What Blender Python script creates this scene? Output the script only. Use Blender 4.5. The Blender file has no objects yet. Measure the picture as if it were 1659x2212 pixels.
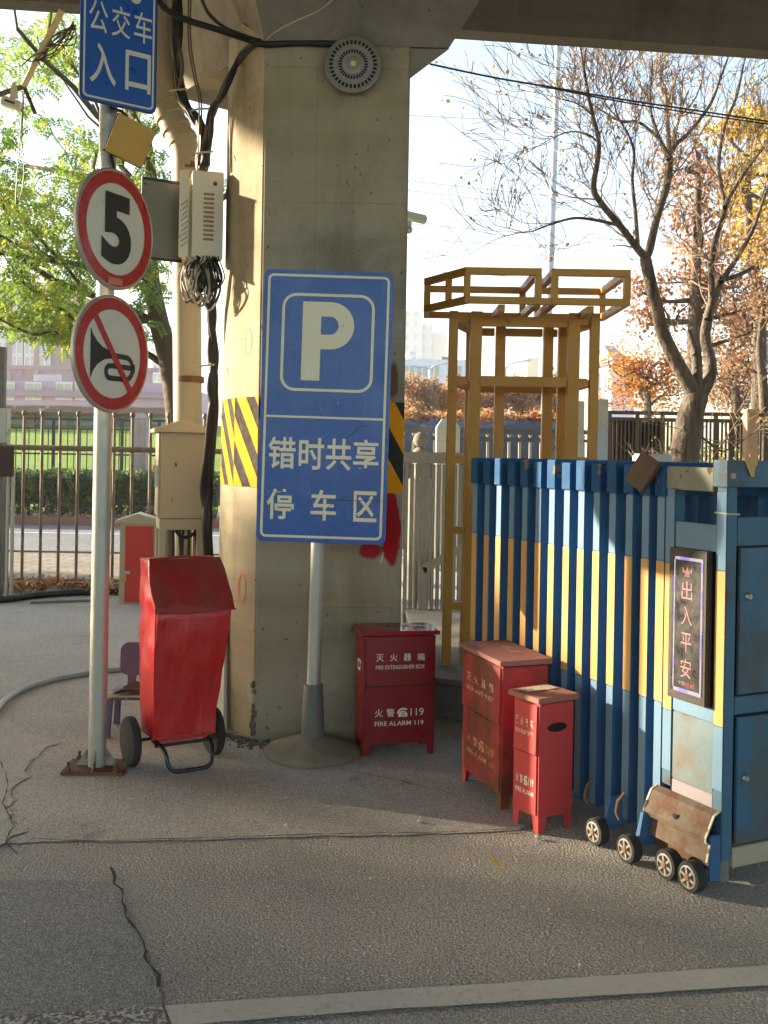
import bpy, bmesh, math, random
from mathutils import Vector, Matrix, noise
V = Vector
random.seed(7)
sc = bpy.context.scene
COL = sc.collection

# ---------------------------------------------------------------- camera, world, sun, exposure
F_PX, CX, CY, EYE = 2250.0, 830.0, 975.0, 1.6
ROLL = math.radians(1.0)
cam_d = bpy.data.cameras.new('camera')
cam = bpy.data.objects.new('camera', cam_d); COL.objects.link(cam)
cam_d.sensor_width = 36.0
cam_d.lens = F_PX / 2212.0 * 36.0
cam_d.shift_y = -131.0 / 2212.0
cam_d.clip_start = 0.05; cam_d.clip_end = 3000
cam.matrix_world = Matrix.Translation((0, 0, EYE)) @ Matrix.Rotation(math.radians(90), 4, 'X') @ Matrix.Rotation(ROLL, 4, 'Z')
sc.camera = cam

SUN_EL, SUN_AZ = math.radians(14.0), math.radians(19.0)      # azimuth measured from -X towards +Y
sun_to = V((-math.cos(SUN_AZ) * math.cos(SUN_EL), math.sin(SUN_AZ) * math.cos(SUN_EL), math.sin(SUN_EL)))
w = bpy.data.worlds.new('World'); sc.world = w; w.use_nodes = True
nt = w.node_tree; nt.nodes.clear()
sky = nt.nodes.new('ShaderNodeTexSky'); sky.sky_type = 'NISHITA'; sky.sun_disc = False
sky.sun_elevation = SUN_EL
sky.sun_rotation = math.atan2(sun_to.x, sun_to.y)
sky.dust_density = 1.2; sky.air_density = 1.0; sky.ozone_density = 1.0
bg = nt.nodes.new('ShaderNodeBackground'); bg.inputs['Strength'].default_value = 0.09
wo = nt.nodes.new('ShaderNodeOutputWorld')
nt.links.new(sky.outputs[0], bg.inputs[0]); nt.links.new(bg.outputs[0], wo.inputs[0])
sl = bpy.data.lights.new('sun', 'SUN'); sl.energy = 4.4; sl.angle = math.radians(0.9); sl.color = (1.0, 0.85, 0.62)
so = bpy.data.objects.new('sun', sl); COL.objects.link(so)
so.rotation_euler = (-sun_to).to_track_quat('-Z', 'Y').to_euler()
sc.view_settings.view_transform = 'Standard'; sc.view_settings.look = 'None'
sc.view_settings.exposure = 2.42; sc.view_settings.gamma = 1.0
sc.cycles.use_adaptive_sampling = True
sc.cycles.adaptive_threshold = 0.02
sc.cycles.max_bounces = 8; sc.cycles.transparent_max_bounces = 8
sc.cycles.use_denoising = True
sc.cycles.sample_clamp_indirect = 6.0

# ---------------------------------------------------------------- picture measurements -> points of the place
cR, sR = math.cos(ROLL), math.sin(ROLL)
def uv(x, y):
    a, b = x - CX, y - CY
    return (a * cR + b * sR) / F_PX, (-a * sR + b * cR) / F_PX
def G(x, y, h=0.0):
    u, v = uv(x, y); Y = (EYE - h) / v
    return V((u * Y, Y, h))
def P(x, y, Y):
    u, v = uv(x, y)
    return V((u * Y, Y, EYE - v * Y))

# ---------------------------------------------------------------- mesh builder
class MB:
    def __init__(s): s.v = []; s.f = []; s.m = []
    def add(s, vs, fs, mi=0):
        o = len(s.v); s.v += [V(p) for p in vs]
        for f in fs: s.f.append([o + i for i in f]); s.m.append(mi)
        return s
    def hexa(s, p, mi=0):        # 8 points: bottom ring 0-3, top ring 4-7 (both counter-clockwise from above)
        return s.add(p, [(3,2,1,0),(4,5,6,7),(0,1,5,4),(1,2,6,5),(2,3,7,6),(3,0,4,7)], mi)
    def box(s, c, d, mi=0, R=None):
        x, y, z = d[0]/2, d[1]/2, d[2]/2
        p = [V(q) for q in ((-x,-y,-z),(x,-y,-z),(x,y,-z),(-x,y,-z),(-x,-y,z),(x,-y,z),(x,y,z),(-x,y,z))]
        if R is not None: p = [R @ q for q in p]
        return s.hexa([q + V(c) for q in p], mi)
    def span(s, a, b, mi=0):     # axis-aligned box from corner a to corner b
        a, b = V(a), V(b)
        return s.box((a + b) / 2, [abs(b[i] - a[i]) for i in range(3)], mi)
    def bar(s, a, b, w, h, up=(0,0,1), mi=0):    # rectangular bar from a to b
        a, b = V(a), V(b); t = (b - a).normalized(); up = V(up)
        if abs(t.dot(up)) > .98: up = V((0,1,0))
        r = t.cross(up).normalized(); q = r.cross(t).normalized()
        ring = lambda c: [c - r*w/2 - q*h/2, c + r*w/2 - q*h/2, c + r*w/2 + q*h/2, c - r*w/2 + q*h/2]
        return s.add(ring(a) + ring(b), [(0,1,2,3),(7,6,5,4),(1,0,4,5),(2,1,5,6),(3,2,6,7),(0,3,7,4)], mi)
    def tube(s, pts, r, n=8, mi=0, caps=True):
        pts = [V(p) for p in pts]; k = len(pts)
        rr = r if isinstance(r, (list, tuple)) else [r] * k
        t0 = (pts[1] - pts[0]).normalized()
        ref = V((0,0,1)) if abs(t0.z) < .9 else V((1,0,0))
        nrm = t0.cross(ref).normalized(); vs = []
        for i in range(k):
            t = (pts[min(i+1, k-1)] - pts[max(i-1, 0)])
            if t.length < 1e-9: t = t0
            t.normalize(); nrm = (nrm - t * nrm.dot(t))
            if nrm.length < 1e-6: nrm = t.orthogonal()
            nrm.normalize(); bi = t.cross(nrm)
            for j in range(n):
                a = 2 * math.pi * j / n
                vs.append(pts[i] + (nrm * math.cos(a) + bi * math.sin(a)) * rr[i])
        fs = [(i*n+j, i*n+(j+1) % n, (i+1)*n+(j+1) % n, (i+1)*n+j) for i in range(k-1) for j in range(n)]
        if caps: fs += [tuple(range(n))[::-1], tuple((k-1)*n + j for j in range(n))]
        return s.add(vs, fs, mi)
    def lathe(s, prof, O, ax=(0,0,1), n=24, mi=0, cap=True):   # prof: (radius, height along axis)
        O = V(O); ax = V(ax).normalized(); e1 = ax.orthogonal().normalized(); e2 = ax.cross(e1); vs = []
        for r, h in prof:
            for j in range(n):
                a = 2 * math.pi * j / n
                vs.append(O + ax*h + (e1*math.cos(a) + e2*math.sin(a)) * r)
        k = len(prof)
        fs = [(i*n+j, i*n+(j+1) % n, (i+1)*n+(j+1) % n, (i+1)*n+j) for i in range(k-1) for j in range(n)]
        if cap: fs += [tuple(range(n))[::-1], tuple((k-1)*n + j for j in range(n))]
        return s.add(vs, fs, mi)
    def prism(s, poly, O, ex, ey, d, mi=0, back=0.0):    # polygon (counter-clockwise in ex, ey) from -back to d along ex x ey
        O, ex, ey = V(O), V(ex), V(ey); n = ex.cross(ey); k = len(poly)
        vs = [O + ex*a + ey*b - n*back for a, b in poly] + [O + ex*a + ey*b + n*d for a, b in poly]
        fs = [tuple(range(k))[::-1], tuple(range(k, 2*k))] + [(i, (i+1) % k, k+(i+1) % k, k+i) for i in range(k)]
        return s.add(vs, fs, mi)
    def ring2(s, outer, inner, O, ex, ey, d, mi=0):      # flat closed band between two polygons with the same count
        O, ex, ey = V(O), V(ex), V(ey); n = ex.cross(ey); k = len(outer)
        vs = [O + ex*a + ey*b + n*d for a, b in outer] + [O + ex*a + ey*b + n*d for a, b in inner]
        return s.add(vs, [(i, (i+1) % k, k+(i+1) % k, k+i) for i in range(k)], mi)
    def flat(s, poly, O, ex, ey, off, mi=0):
        O, ex, ey = V(O), V(ex), V(ey); n = ex.cross(ey)
        return s.add([O + ex*a + ey*b + n*off for a, b in poly], [tuple(range(len(poly)))], mi)
    def ball(s, c, r, mi=0, sq=(1,1,1), n=14, m=8):
        vs = []; c = V(c)
        for i in range(m + 1):
            t = math.pi * i / m
            for j in range(n):
                a = 2*math.pi*j/n
                vs.append(c + V((math.sin(t)*math.cos(a)*r*sq[0], math.sin(t)*math.sin(a)*r*sq[1], -math.cos(t)*r*sq[2])))
        return s.add(vs, [(i*n+j, i*n+(j+1) % n, (i+1)*n+(j+1) % n, (i+1)*n+j) for i in range(m) for j in range(n)], mi)
    def glyph(s, txt, O, ex, ey, rect, off=.002, bold=0.0, mi=0):   # lettering fitted into rect = (a0, b0, a1, b1)
        vs, fs = text_mesh(txt, bold)
        if not vs: return s
        x0 = min(p[0] for p in vs); x1 = max(p[0] for p in vs); y0 = min(p[1] for p in vs); y1 = max(p[1] for p in vs)
        a0, b0, a1, b1 = rect; O, ex, ey = V(O), V(ex), V(ey); n = ex.cross(ey)
        q = [O + ex*(a0 + (p[0]-x0)/max(x1-x0, 1e-6)*(a1-a0)) + ey*(b0 + (p[1]-y0)/max(y1-y0, 1e-6)*(b1-b0)) + n*off for p in vs]
        return s.add(q, fs, mi)

_tc = {}
def text_mesh(txt, bold):
    k = (txt, bold)
    if k in _tc: return _tc[k]
    c = bpy.data.curves.new('tmp_text', 'FONT'); c.body = txt; c.size = 1.0; c.offset = bold; c.resolution_u = 6
    o = bpy.data.objects.new('tmp_text', c); COL.objects.link(o)
    dg = bpy.context.evaluated_depsgraph_get(); me = bpy.data.meshes.new_from_object(o.evaluated_get(dg))
    vs = [tuple(p.co) for p in me.vertices]; fs = [tuple(p.vertices) for p in me.polygons]
    bpy.data.objects.remove(o); bpy.data.curves.remove(c); bpy.data.meshes.remove(me)
    _tc[k] = (vs, fs); return _tc[k]

def rrect(a0, b0, a1, b1, r, n=6):
    out = []
    for cx, cy, s in ((a1-r, b0+r, -90), (a1-r, b1-r, 0), (a0+r, b1-r, 90), (a0+r, b0+r, 180)):
        for i in range(n + 1):
            t = math.radians(s + 90*i/n); out.append((cx + r*math.cos(t), cy + r*math.sin(t)))
    return out
def circ(cx, cy, r, n=48, ry=None):
    ry = ry or r
    return [(cx + r*math.cos(2*math.pi*i/n), cy + ry*math.sin(2*math.pi*i/n)) for i in range(n)]

def build(name, mb, mats, parent=None, smooth=None, bevel=0.0, world=True, recalc=True):
    me = bpy.data.meshes.new(name)
    pts = mb.v
    if parent is not None and world:
        inv = MW[parent.name].inverted(); pts = [inv @ p for p in pts]
    me.from_pydata([tuple(p) for p in pts], [], mb.f)
    mats = mats if isinstance(mats, (list, tuple)) else [mats]
    for m in mats: me.materials.append(m)
    if len(mats) > 1: me.polygons.foreach_set('material_index', mb.m)
    if recalc or bevel:
        bm = bmesh.new(); bm.from_mesh(me)
        if recalc: bmesh.ops.recalc_face_normals(bm, faces=bm.faces)
        if bevel:
            es = [e for e in bm.edges if len(e.link_faces) == 2 and e.calc_face_angle(0) > .5]
            bmesh.ops.bevel(bm, geom=es, offset=bevel, segments=2, affect='EDGES', clamp_overlap=True)
        bm.to_mesh(me); bm.free()
    if smooth is not None:
        me.shade_smooth(); me.set_sharp_from_angle(angle=math.radians(smooth))
    elif bevel:
        me.shade_smooth(); me.set_sharp_from_angle(angle=math.radians(50))
    me.update()
    o = bpy.data.objects.new(name, me); COL.objects.link(o)
    if parent is not None:
        o.parent = parent; MW[o.name] = MW[parent.name].copy()
    else: MW[o.name] = Matrix.Identity(4)
    return o
MW = {}
def tag(o, label=None, cat=None, group=None, kind='thing'):
    if label: o['label'] = label
    if cat: o['category'] = cat
    if group: o['group'] = group
    if kind: o['kind'] = kind
    return o
def thing(name, label, cat, loc=(0,0,0), rotz=0.0, group=None):
    o = bpy.data.objects.new(name, None); COL.objects.link(o); o.empty_display_size = .1
    o.location = loc; o.rotation_euler = (0, 0, rotz)
    MW[o.name] = Matrix.Translation(loc) @ Matrix.Rotation(rotz, 4, 'Z')
    return tag(o, label, cat, group)
def structure(name, mb, mats, **k):
    o = build(name, mb, mats, **k); o['kind'] = 'structure'; return o
def dup(root, loc, rotz=None, label=None):
    r = root.copy(); COL.objects.link(r); r.location = loc
    if rotz is not None: r.rotation_euler = (0, 0, rotz)
    if label: r['label'] = label
    for ch in list(root.children):
        c = ch.copy(); COL.objects.link(c); c.parent = r
        for g in list(ch.children):
            d = g.copy(); COL.objects.link(d); d.parent = c
    return r

# ---------------------------------------------------------------- materials
def lin(r, g, b):
    f = lambda c: (c/255/12.92) if c/255 <= .04045 else ((c/255 + .055)/1.055)**2.4
    return (f(r), f(g), f(b), 1.0)
def shade(c, k): return (min(c[0]*k, 1), min(c[1]*k, 1), min(c[2]*k, 1), 1)
class NT:
    def __init__(s, name):
        s.mat = bpy.data.materials.new(name); s.mat.use_nodes = True; s.t = s.mat.node_tree
        s.b = s.t.nodes['Principled BSDF']; s.co = s.n('ShaderNodeTexCoord').outputs['Object']
    def n(s, k): return s.t.nodes.new(k)
    def l(s, a, b): s.t.links.new(a, b)
    def noise(s, scale, detail=3, rough=.55, vec=None, dist=0.0):
        q = s.n('ShaderNodeTexNoise'); q.inputs['Scale'].default_value = scale; q.inputs['Detail'].default_value = detail
        q.inputs['Roughness'].default_value = rough; q.inputs['Distortion'].default_value = dist
        s.l(vec or s.co, q.inputs['Vector']); return q.outputs['Fac']
    def mapped(s, sc_=(1,1,1), rot=(0,0,0)):
        q = s.n('ShaderNodeMapping'); q.inputs['Scale'].default_value = sc_; q.inputs['Rotation'].default_value = rot
        s.l(s.co, q.inputs['Vector']); return q.outputs[0]
    def ramp(s, fac, a, b, ca=(0,0,0,1), cb=(1,1,1,1)):
        q = s.n('ShaderNodeValToRGB'); e = q.color_ramp.elements
        e[0].position = a; e[0].color = ca; e[1].position = b; e[1].color = cb
        s.l(fac, q.inputs[0]); return q.outputs[0]
    def mix(s, fac, a, b, mode='MIX'):
        q = s.n('ShaderNodeMix'); q.data_type = 'RGBA'; q.blend_type = mode
        for sock, val in ((q.inputs[0], fac), (q.inputs[6], a), (q.inputs[7], b)):
            if hasattr(val, 'is_output'): s.l(val, sock)
            else: sock.default_value = val
        return q.outputs[2]
    def math(s, op, a, b=0.0):
        q = s.n('ShaderNodeMath'); q.operation = op
        for sock, val in ((q.inputs[0], a), (q.inputs[1], b)):
            if hasattr(val, 'is_output'): s.l(val, sock)
            else: sock.default_value = val
        return q.outputs[0]
    def bump(s, h, strength=.3, dist=.01, prev=None):
        q = s.n('ShaderNodeBump'); q.inputs['Strength'].default_value = strength; q.inputs['Distance'].default_value = dist
        s.l(h, q.inputs['Height'])
        if prev is not None: s.l(prev, q.inputs['Normal'])
        return q.outputs[0]
    def out(s, col=None, rough=None, normal=None, metal=None, spec=None):
        for k, val in (('Base Color', col), ('Roughness', rough), ('Metallic', metal), ('Specular IOR Level', spec)):
            if val is None: continue
            if hasattr(val, 'is_output'): s.l(val, s.b.inputs[k])
            else: s.b.inputs[k].default_value = val
        if normal is not None: s.l(normal, s.b.inputs['Normal'])
        return s.mat

def paint(name, col, rough=.5, var=.18, scale=6.0, chips=None, rust=None, bump=.15, bscale=60.0, metal=0.0, spec=.5, dist=.003, streak=None):
    """painted or plain surface: mottling, optional chips (colour, amount, scale) and rust (colour, amount, scale)"""
    t = NT(name)
    c = t.mix(t.noise(scale, 5, .6), shade(col, 1-var), shade(col, 1+var))
    r = t.ramp(t.noise(scale*2.3, 4), .3, .75, (max(rough-.12, .02),)*3+(1,), (min(rough+.15, 1),)*3+(1,))
    if streak:
        k = t.ramp(t.noise(streak[2], 4, .6, t.mapped((1, 1, .08))), 1-streak[1]-.12, 1-streak[1]+.12)
        c = t.mix(k, c, streak[0])
    if rust:
        k = t.ramp(t.noise(rust[2], 8, .65), 1-rust[1]-.06, 1-rust[1]+.1)
        c = t.mix(k, c, t.mix(t.noise(rust[2]*6, 3), shade(rust[0], .6), shade(rust[0], 1.3))); r = t.mix(k, r, (.85,.85,.85,1))
    if chips:
        k = t.ramp(t.noise(chips[2], 6, .6), 1-chips[1]-.004, 1-chips[1]+.006)
        c = t.mix(k, c, chips[0]); r = t.mix(k, r, (.8,.8,.8,1))
    nrm = t.bump(t.noise(bscale, 4), bump, dist)
    return t.out(c, r, nrm, metal, spec)

def leafmat(name, c1, c2, c3=None, trans=.45, scale=1.2):
    t = NT(name); t.b.inputs['Roughness'].default_value = .6
    c = t.mix(t.ramp(t.noise(scale, 2), .38, .62), c1, c2)
    if c3: c = t.mix(t.ramp(t.noise(scale*2.7, 3), .55, .62), c, c3)
    c = t.mix(t.noise(38.0, 1), t.mix(1.0, c, (.55,.55,.55,1), 'MULTIPLY'), t.mix(1.0, c, (1.5,1.5,1.45,1), 'MULTIPLY'))
    t.l(c, t.b.inputs['Base Color']); t.b.inputs['Specular IOR Level'].default_value = .2
    tr = t.n('ShaderNodeBsdfTranslucent'); t.l(c, tr.inputs[0])
    mx = t.n('ShaderNodeMixShader'); mx.inputs[0].default_value = trans
    t.l(t.b.outputs[0], mx.inputs[1]); t.l(tr.outputs[0], mx.inputs[2])
    t.l(mx.outputs[0], t.t.nodes['Material Output'].inputs['Surface'])
    return t.mat

def asphalt(name, c1, c2, gscale, bstr, patch=.5, dist=.012):
    t = NT(name)
    vo = t.n('ShaderNodeTexVoronoi'); vo.inputs['Scale'].default_value = gscale; t.l(t.co, vo.inputs['Vector'])
    fine = t.noise(gscale*.8, 4, .7)
    big = t.ramp(t.noise(.7, 4, .6), .3, .7)
    col = t.mix(big, c1, c2)
    grain = t.mix(t.ramp(fine, .35, .68), t.mix(1.0, col, (.52,.52,.52,1), 'MULTIPLY'), t.mix(1.0, col, (1.48,1.46,1.44,1), 'MULTIPLY'))
    col = t.mix(t.ramp(t.noise(1.9, 6, .7, None, .6), .52, .62), col, t.mix(1.0, col, (.80,.79,.78,1), 'MULTIPLY'))
    st = t.ramp(vo.outputs['Color'], .80, .97)
    grain = t.mix(st, grain, t.mix(1.0, grain, (1.7,1.65,1.6,1), 'MULTIPLY'))
    spots = t.ramp(t.noise(3.1, 6, .7), .60, .70)
    grain = t.mix(spots, grain, t.mix(1.0, grain, (1-patch*.6,)*3+(1,), 'MULTIPLY'))
    h = t.math('ADD', t.math('MULTIPLY', vo.outputs['Distance'], -1.0), t.math('MULTIPLY', fine, .8))
    nb = t.bump(h, bstr, dist)
    nb = t.bump(t.noise(gscale*2.2, 2), bstr*.6, dist*.5, nb)
    nb = t.bump(t.noise(5.0, 4), .25, .03, nb)
    return t.out(grain, .88, nb, 0.0, .25)

def concrete(name, col, var=.2, stain=None, formlines=0.0, bump=.25, seams=0.0):
    t = NT(name)
    c = t.mix(t.noise(2.2, 6, .65), shade(col, 1-var), shade(col, 1+var*.6))
    c = t.mix(t.ramp(t.noise(9.0, 5, .6, t.mapped((1, 1, .35), (0, .5, .4))), .35, .75), shade(col, .86), c)
    if stain:
        c = t.mix(t.ramp(t.noise(1.3, 6, .7), .5, .75), c, stain)
    c = t.mix(t.ramp(t.noise(1.1, 5, .65, t.mapped((3.5, 3.5, .35))), .50, .72), c, t.mix(1.0, c, (.74,.71,.66,1), 'MULTIPLY'))
    c = t.mix(t.ramp(t.noise(.9, 4, .6, t.mapped((.5, .5, 5.0))), .42, .66), c, t.mix(1.0, c, (.86,.84,.80,1), 'MULTIPLY'))
    pits = t.ramp(t.noise(26.0, 2), .70, .73)
    c = t.mix(pits, c, t.mix(1.0, c, (.45,.43,.4,1), 'MULTIPLY'))
    h = t.noise(30.0, 5, .6)
    if seams:
        b_ = t.n('ShaderNodeTexBrick'); b_.offset = 0; b_.inputs['Scale'].default_value = 1.0; b_.inputs['Brick Width'].default_value = 40; b_.inputs['Row Height'].default_value = seams; b_.inputs['Mortar Size'].default_value = .004; b_.inputs['Mortar Smooth'].default_value = .6
        t.l(t.mapped((1,1,1),(math.radians(90),0,0)), b_.inputs['Vector'])
        c = t.mix(t.math('MULTIPLY', b_.outputs['Fac'], t.math('MULTIPLY', t.noise(1.7, 3), .75)), c, t.mix(1.0, c, (.55,.52,.48,1), 'MULTIPLY'))
    nb = t.bump(h, bump, .006)
    nb = t.bump(t.noise(2.5, 3, .5, t.mapped((.5, .5, 2.2), (0, .3, 0))), .45, .03, nb)
    if formlines:
        wv = t.n('ShaderNodeTexWave'); wv.bands_direction = 'Z'; wv.inputs['Scale'].default_value = formlines
        wv.inputs['Distortion'].default_value = 1.5; wv.inputs['Detail'].default_value = 2; t.l(t.co, wv.inputs['Vector'])
        nb = t.bump(wv.outputs['Fac'], .25, .01, nb)
    return t.out(c, .92, nb, 0.0, .12)

def emis(name, col, strength):
    t = NT(name); t.b.inputs['Base Color'].default_value = (0.02,.02,.02,1)
    t.b.inputs['Emission Color'].default_value = col; t.b.inputs['Emission Strength'].default_value = strength
    return t.mat
# ---------------------------------------------------------------- shared materials
M_CONC = concrete('pillar_concrete', lin(172, 160, 136), .22, lin(122, 113, 96), 0.0, .4, .74)
M_CONC2 = concrete('cap_concrete', lin(146, 139, 126), .26, lin(98, 92, 80), 1.2)
M_DECK = concrete('deck_concrete', lin(136, 130, 120), .2, lin(98, 90, 80))
M_STONE = concrete('kerb_stone', lin(150, 146, 138), .3, lin(96, 92, 84), 0, .6)
M_GALV = paint('galvanised_steel', lin(172, 172, 164), .45, .12, 9, rust=(lin(140, 106, 66), .33, 5), bump=.2, metal=.55)
M_STEEL = paint('bare_steel', lin(165, 165, 162), .35, .1, 9, bump=.1, metal=.8)
M_RUST = paint('rusty_steel', lin(104, 70, 44), .8, .35, 7, chips=(lin(140, 128, 112), .3, 4), bump=.6)
M_RED = paint('box_red_gloss', lin(126, 12, 20), .38, .1, 4, bump=.08)
M_REDOLD = paint('box_red_worn', lin(176, 48, 56), .6, .16, 3, rust=(lin(112, 64, 40), .51, 3.4), streak=(lin(120, 62, 44), .42, 5), bump=.2)
M_REDMID = paint('box_red_faded', lin(190, 60, 60), .6, .12, 4, rust=(lin(120, 60, 40), .29, 7), bump=.15)
M_LIDOLD = paint('lid_dusty', lin(150, 98, 90), .7, .12, 4, rust=(lin(120, 80, 56), .35, 6))
M_WHITE = paint('white_lettering', lin(226, 222, 206), .55, .08, 20)
M_WORN = paint('worn_lettering', lin(226, 206, 178), .6, .1, 20, chips=(lin(168, 48, 50), .46, 55))
M_GOLD = paint('worn_gold_lettering', lin(214, 170, 110), .6, .1, 20, chips=(lin(140, 62, 42), .44, 60))
M_BLACK = paint('black_plastic', lin(26, 26, 27), .45, .2, 8)
M_CABLE = paint('cable_black', lin(30, 28, 27), .5, .3, 4)
M_CABLEW = paint('cable_grey', lin(176, 168, 150), .5, .2, 4)
M_CABLEB = paint('cable_brown', lin(92, 78, 58), .5, .3, 4)
M_RUBBER = paint('tyre_rubber', lin(46, 45, 43), .85, .25, 20, bump=.4)
M_RIM = paint('wheel_rim_white', lin(162, 155, 144), .5, .12, 20, rust=(lin(150, 110, 70), .3, 30))
M_HUB = paint('wheel_hub_orange', lin(150, 106, 80), .6, .15, 20)
M_BEIGE = paint('cabinet_beige', lin(172, 157, 128), .5, .06, 3, chips=(lin(110, 84, 56), .215, 9), bump=.05)
M_IVORY = paint('box_ivory', lin(214, 204, 180), .5, .07, 5, rust=(lin(150, 120, 80), .27, 6))
M_OLIVE = paint('plate_olive', lin(112, 110, 92), .5, .12, 5)
M_SIGNBLUE = paint('sign_blue', lin(22, 84, 168), .38, .06, 4, bump=.0)
M_SIGNBACK = paint('sign_edge_aluminium', lin(176, 172, 160), .4, .1, 8, metal=.6)
M_SIGNRED = paint('sign_red', lin(178, 34, 30), .3, .05, 4)
M_SIGNW = paint('sign_white', lin(214, 212, 200), .35, .04, 4)
M_SIGNK = paint('sign_black', lin(24, 24, 26), .4, .05, 4)
M_YEL = paint('hazard_yellow', lin(230, 146, 18), .8, .1, 12, chips=(lin(120, 92, 60), .2, 14), bump=.25, bscale=18, spec=.12)
M_HBLK = paint('hazard_black', lin(54, 50, 44), .8, .25, 12, chips=(lin(140, 122, 90), .2, 14), bump=.25, bscale=18, spec=.12)
M_BOOTH = paint('frame_mustard', lin(196, 138, 46), .5, .12, 5, rust=(lin(120, 78, 36), .33, 7), bump=.15)
M_BLUE = paint('gate_blue', lin(66, 104, 142), .62, .12, 5, chips=(lin(150, 134, 108), .27, 6), bump=.12, spec=.15)
M_BLUEL = paint('gate_blue_light', lin(110, 138, 160), .65, .1, 5, chips=(lin(160, 150, 130), .25, 7), bump=.1, spec=.15)
M_TEAL = paint('gate_teal', lin(60, 100, 124), .6, .16, 3, chips=(lin(172, 152, 122), .37, 7), rust=(lin(96, 74, 46), .42, 3), bump=.15)
M_DOOR = paint('gate_door_teal', lin(48, 98, 128), .5, .16, 3, chips=(lin(160, 146, 118), .30, 5), rust=(lin(92, 78, 56), .50, 2.4), streak=(lin(78, 82, 74), .46, 6), bump=.12)
M_GYEL = paint('gate_yellow_band', lin(200, 156, 98), .65, .07, 9, chips=(lin(140, 106, 60), .25, 16), bump=.1, spec=.15)
M_PANEL = paint('gate_panel_weathered', lin(100, 120, 126), .6, .2, 3, rust=(lin(112, 94, 74), .50, 2.6), bump=.3)
M_BRASS = paint('padlock_brass', lin(186, 150, 80), .35, .1, 9, metal=.8)

# ---------------------------------------------------------------- ground and roads
M_ASPH = asphalt('asphalt_coarse', lin(166, 161, 152), lin(188, 181, 169), 120, .7, .4)
M_ASPH2 = asphalt('asphalt_smooth', lin(172, 166, 156), lin(196, 189, 177), 165, .55, .6)
M_ASPH3 = asphalt('asphalt_dark', lin(150, 148, 144), lin(168, 165, 159), 145, .6, .4)
M_PALE = asphalt('concrete_pale', lin(196, 190, 180), lin(176, 171, 162), 190, .35, .3)
M_ROAD = asphalt('road_asphalt', lin(120, 122, 126), lin(134, 135, 136), 40, .5, .2)
structure('ground', MB().add([(-900,-60,0),(900,-60,0),(900,1500,0),(-900,1500,0)], [(0,1,2,3)]), M_ASPH)

def sheet(name, px, z, m, jit=.0, step=.06):
    pts = [G(x, y) if not isinstance(x, str) else V(y) for x, y in px]; out = []
    k = len(pts)
    for i in range(k):
        a, b = pts[i], pts[(i+1) % k]; n = max(1, int((b-a).length/step)) if jit else 1
        for j in range(n):
            p = a.lerp(b, j/n)
            d = noise.noise_vector(p*7.0 + V((3.1, 9.2, 1.7)))*jit + noise.noise_vector(p*23.0)*jit*.5
            out.append((p.x + d.x, p.y + d.y, z))
    return structure(name, MB().add(out, [tuple(range(len(out)))]), m)
sheet('asphalt_apron', [(-260,1830),(60,1822),(130,1820),(400,1817),(620,1810),(823,1806),(1000,1802),(1120,1795),(1330,1690),(1330,1500),(950,1330),(-200,1306)], .004, M_ASPH2, .012)
sheet('asphalt_repair', [(-200,1905),(130,1903),(235,1908),(262,1950),(285,2000),(305,2040),(330,2095),(350,2150),(356,2330),(-250,2330)], .004, M_ASPH3, .012)
sheet('pale_pavement', [(-260,1560),(20,1555),(75,1592),(125,1612),(70,1640),(45,1690),(14,1745),(40,1800),(-5,1838),(-260,1845)], .008, M_PALE, .07, .05)

def ribbon(name, px, wd, z, m, seed=1):
    rnd = random.Random(seed); pts = []
    base = [G(x, y) for x, y in px]
    for i in range(len(base)-1):
        n = max(2, int((base[i+1]-base[i]).length/.05))
        pts += [base[i].lerp(base[i+1], j/n) for j in range(n)]
    pts.append(base[-1]); vs = []; k = len(pts)
    for i, p in enumerate(pts):
        t = (pts[min(i+1,k-1)] - pts[max(i-1,0)]).normalized(); s = V((-t.y, t.x, 0))
        j = s*rnd.uniform(-.5,.5)*wd*1.6; ww = wd*rnd.uniform(.15, 1.0)
        vs += [p + j + s*ww/2 + V((0,0,z)), p + j - s*ww/2 + V((0,0,z))]
    return structure(name, MB().add(vs, [(2*i, 2*i+1, 2*i+3, 2*i+2) for i in range(k-1)]), m)
M_CRACK = paint('crack_dark', lin(66, 61, 55), .95, .3, 12)
ribbon('ground_crack', [(-60,1846),(40,1832),(75,1818),(130,1821),(220,1823),(400,1817),(620,1810),(823,1806),(1000,1802),(1110,1797)], .010, .012, M_CRACK, 3)
ribbon('ground_crack', [(238,1880),(246,1902),(258,1928),(264,1955),(285,2000),(306,2042),(328,2092),(346,2140)], .013, .012, M_CRACK, 5)
ribbon('ground_crack', [(4,1650),(20,1700),(8,1740),(30,1790),(10,1825),(40,1850)], .007, .012, M_CRACK, 8)
ribbon('ground_crack', [(300,1470),(420,1500),(560,1590),(700,1660),(860,1690),(980,1720)], .006, .012, M_CRACK, 9)

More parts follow.
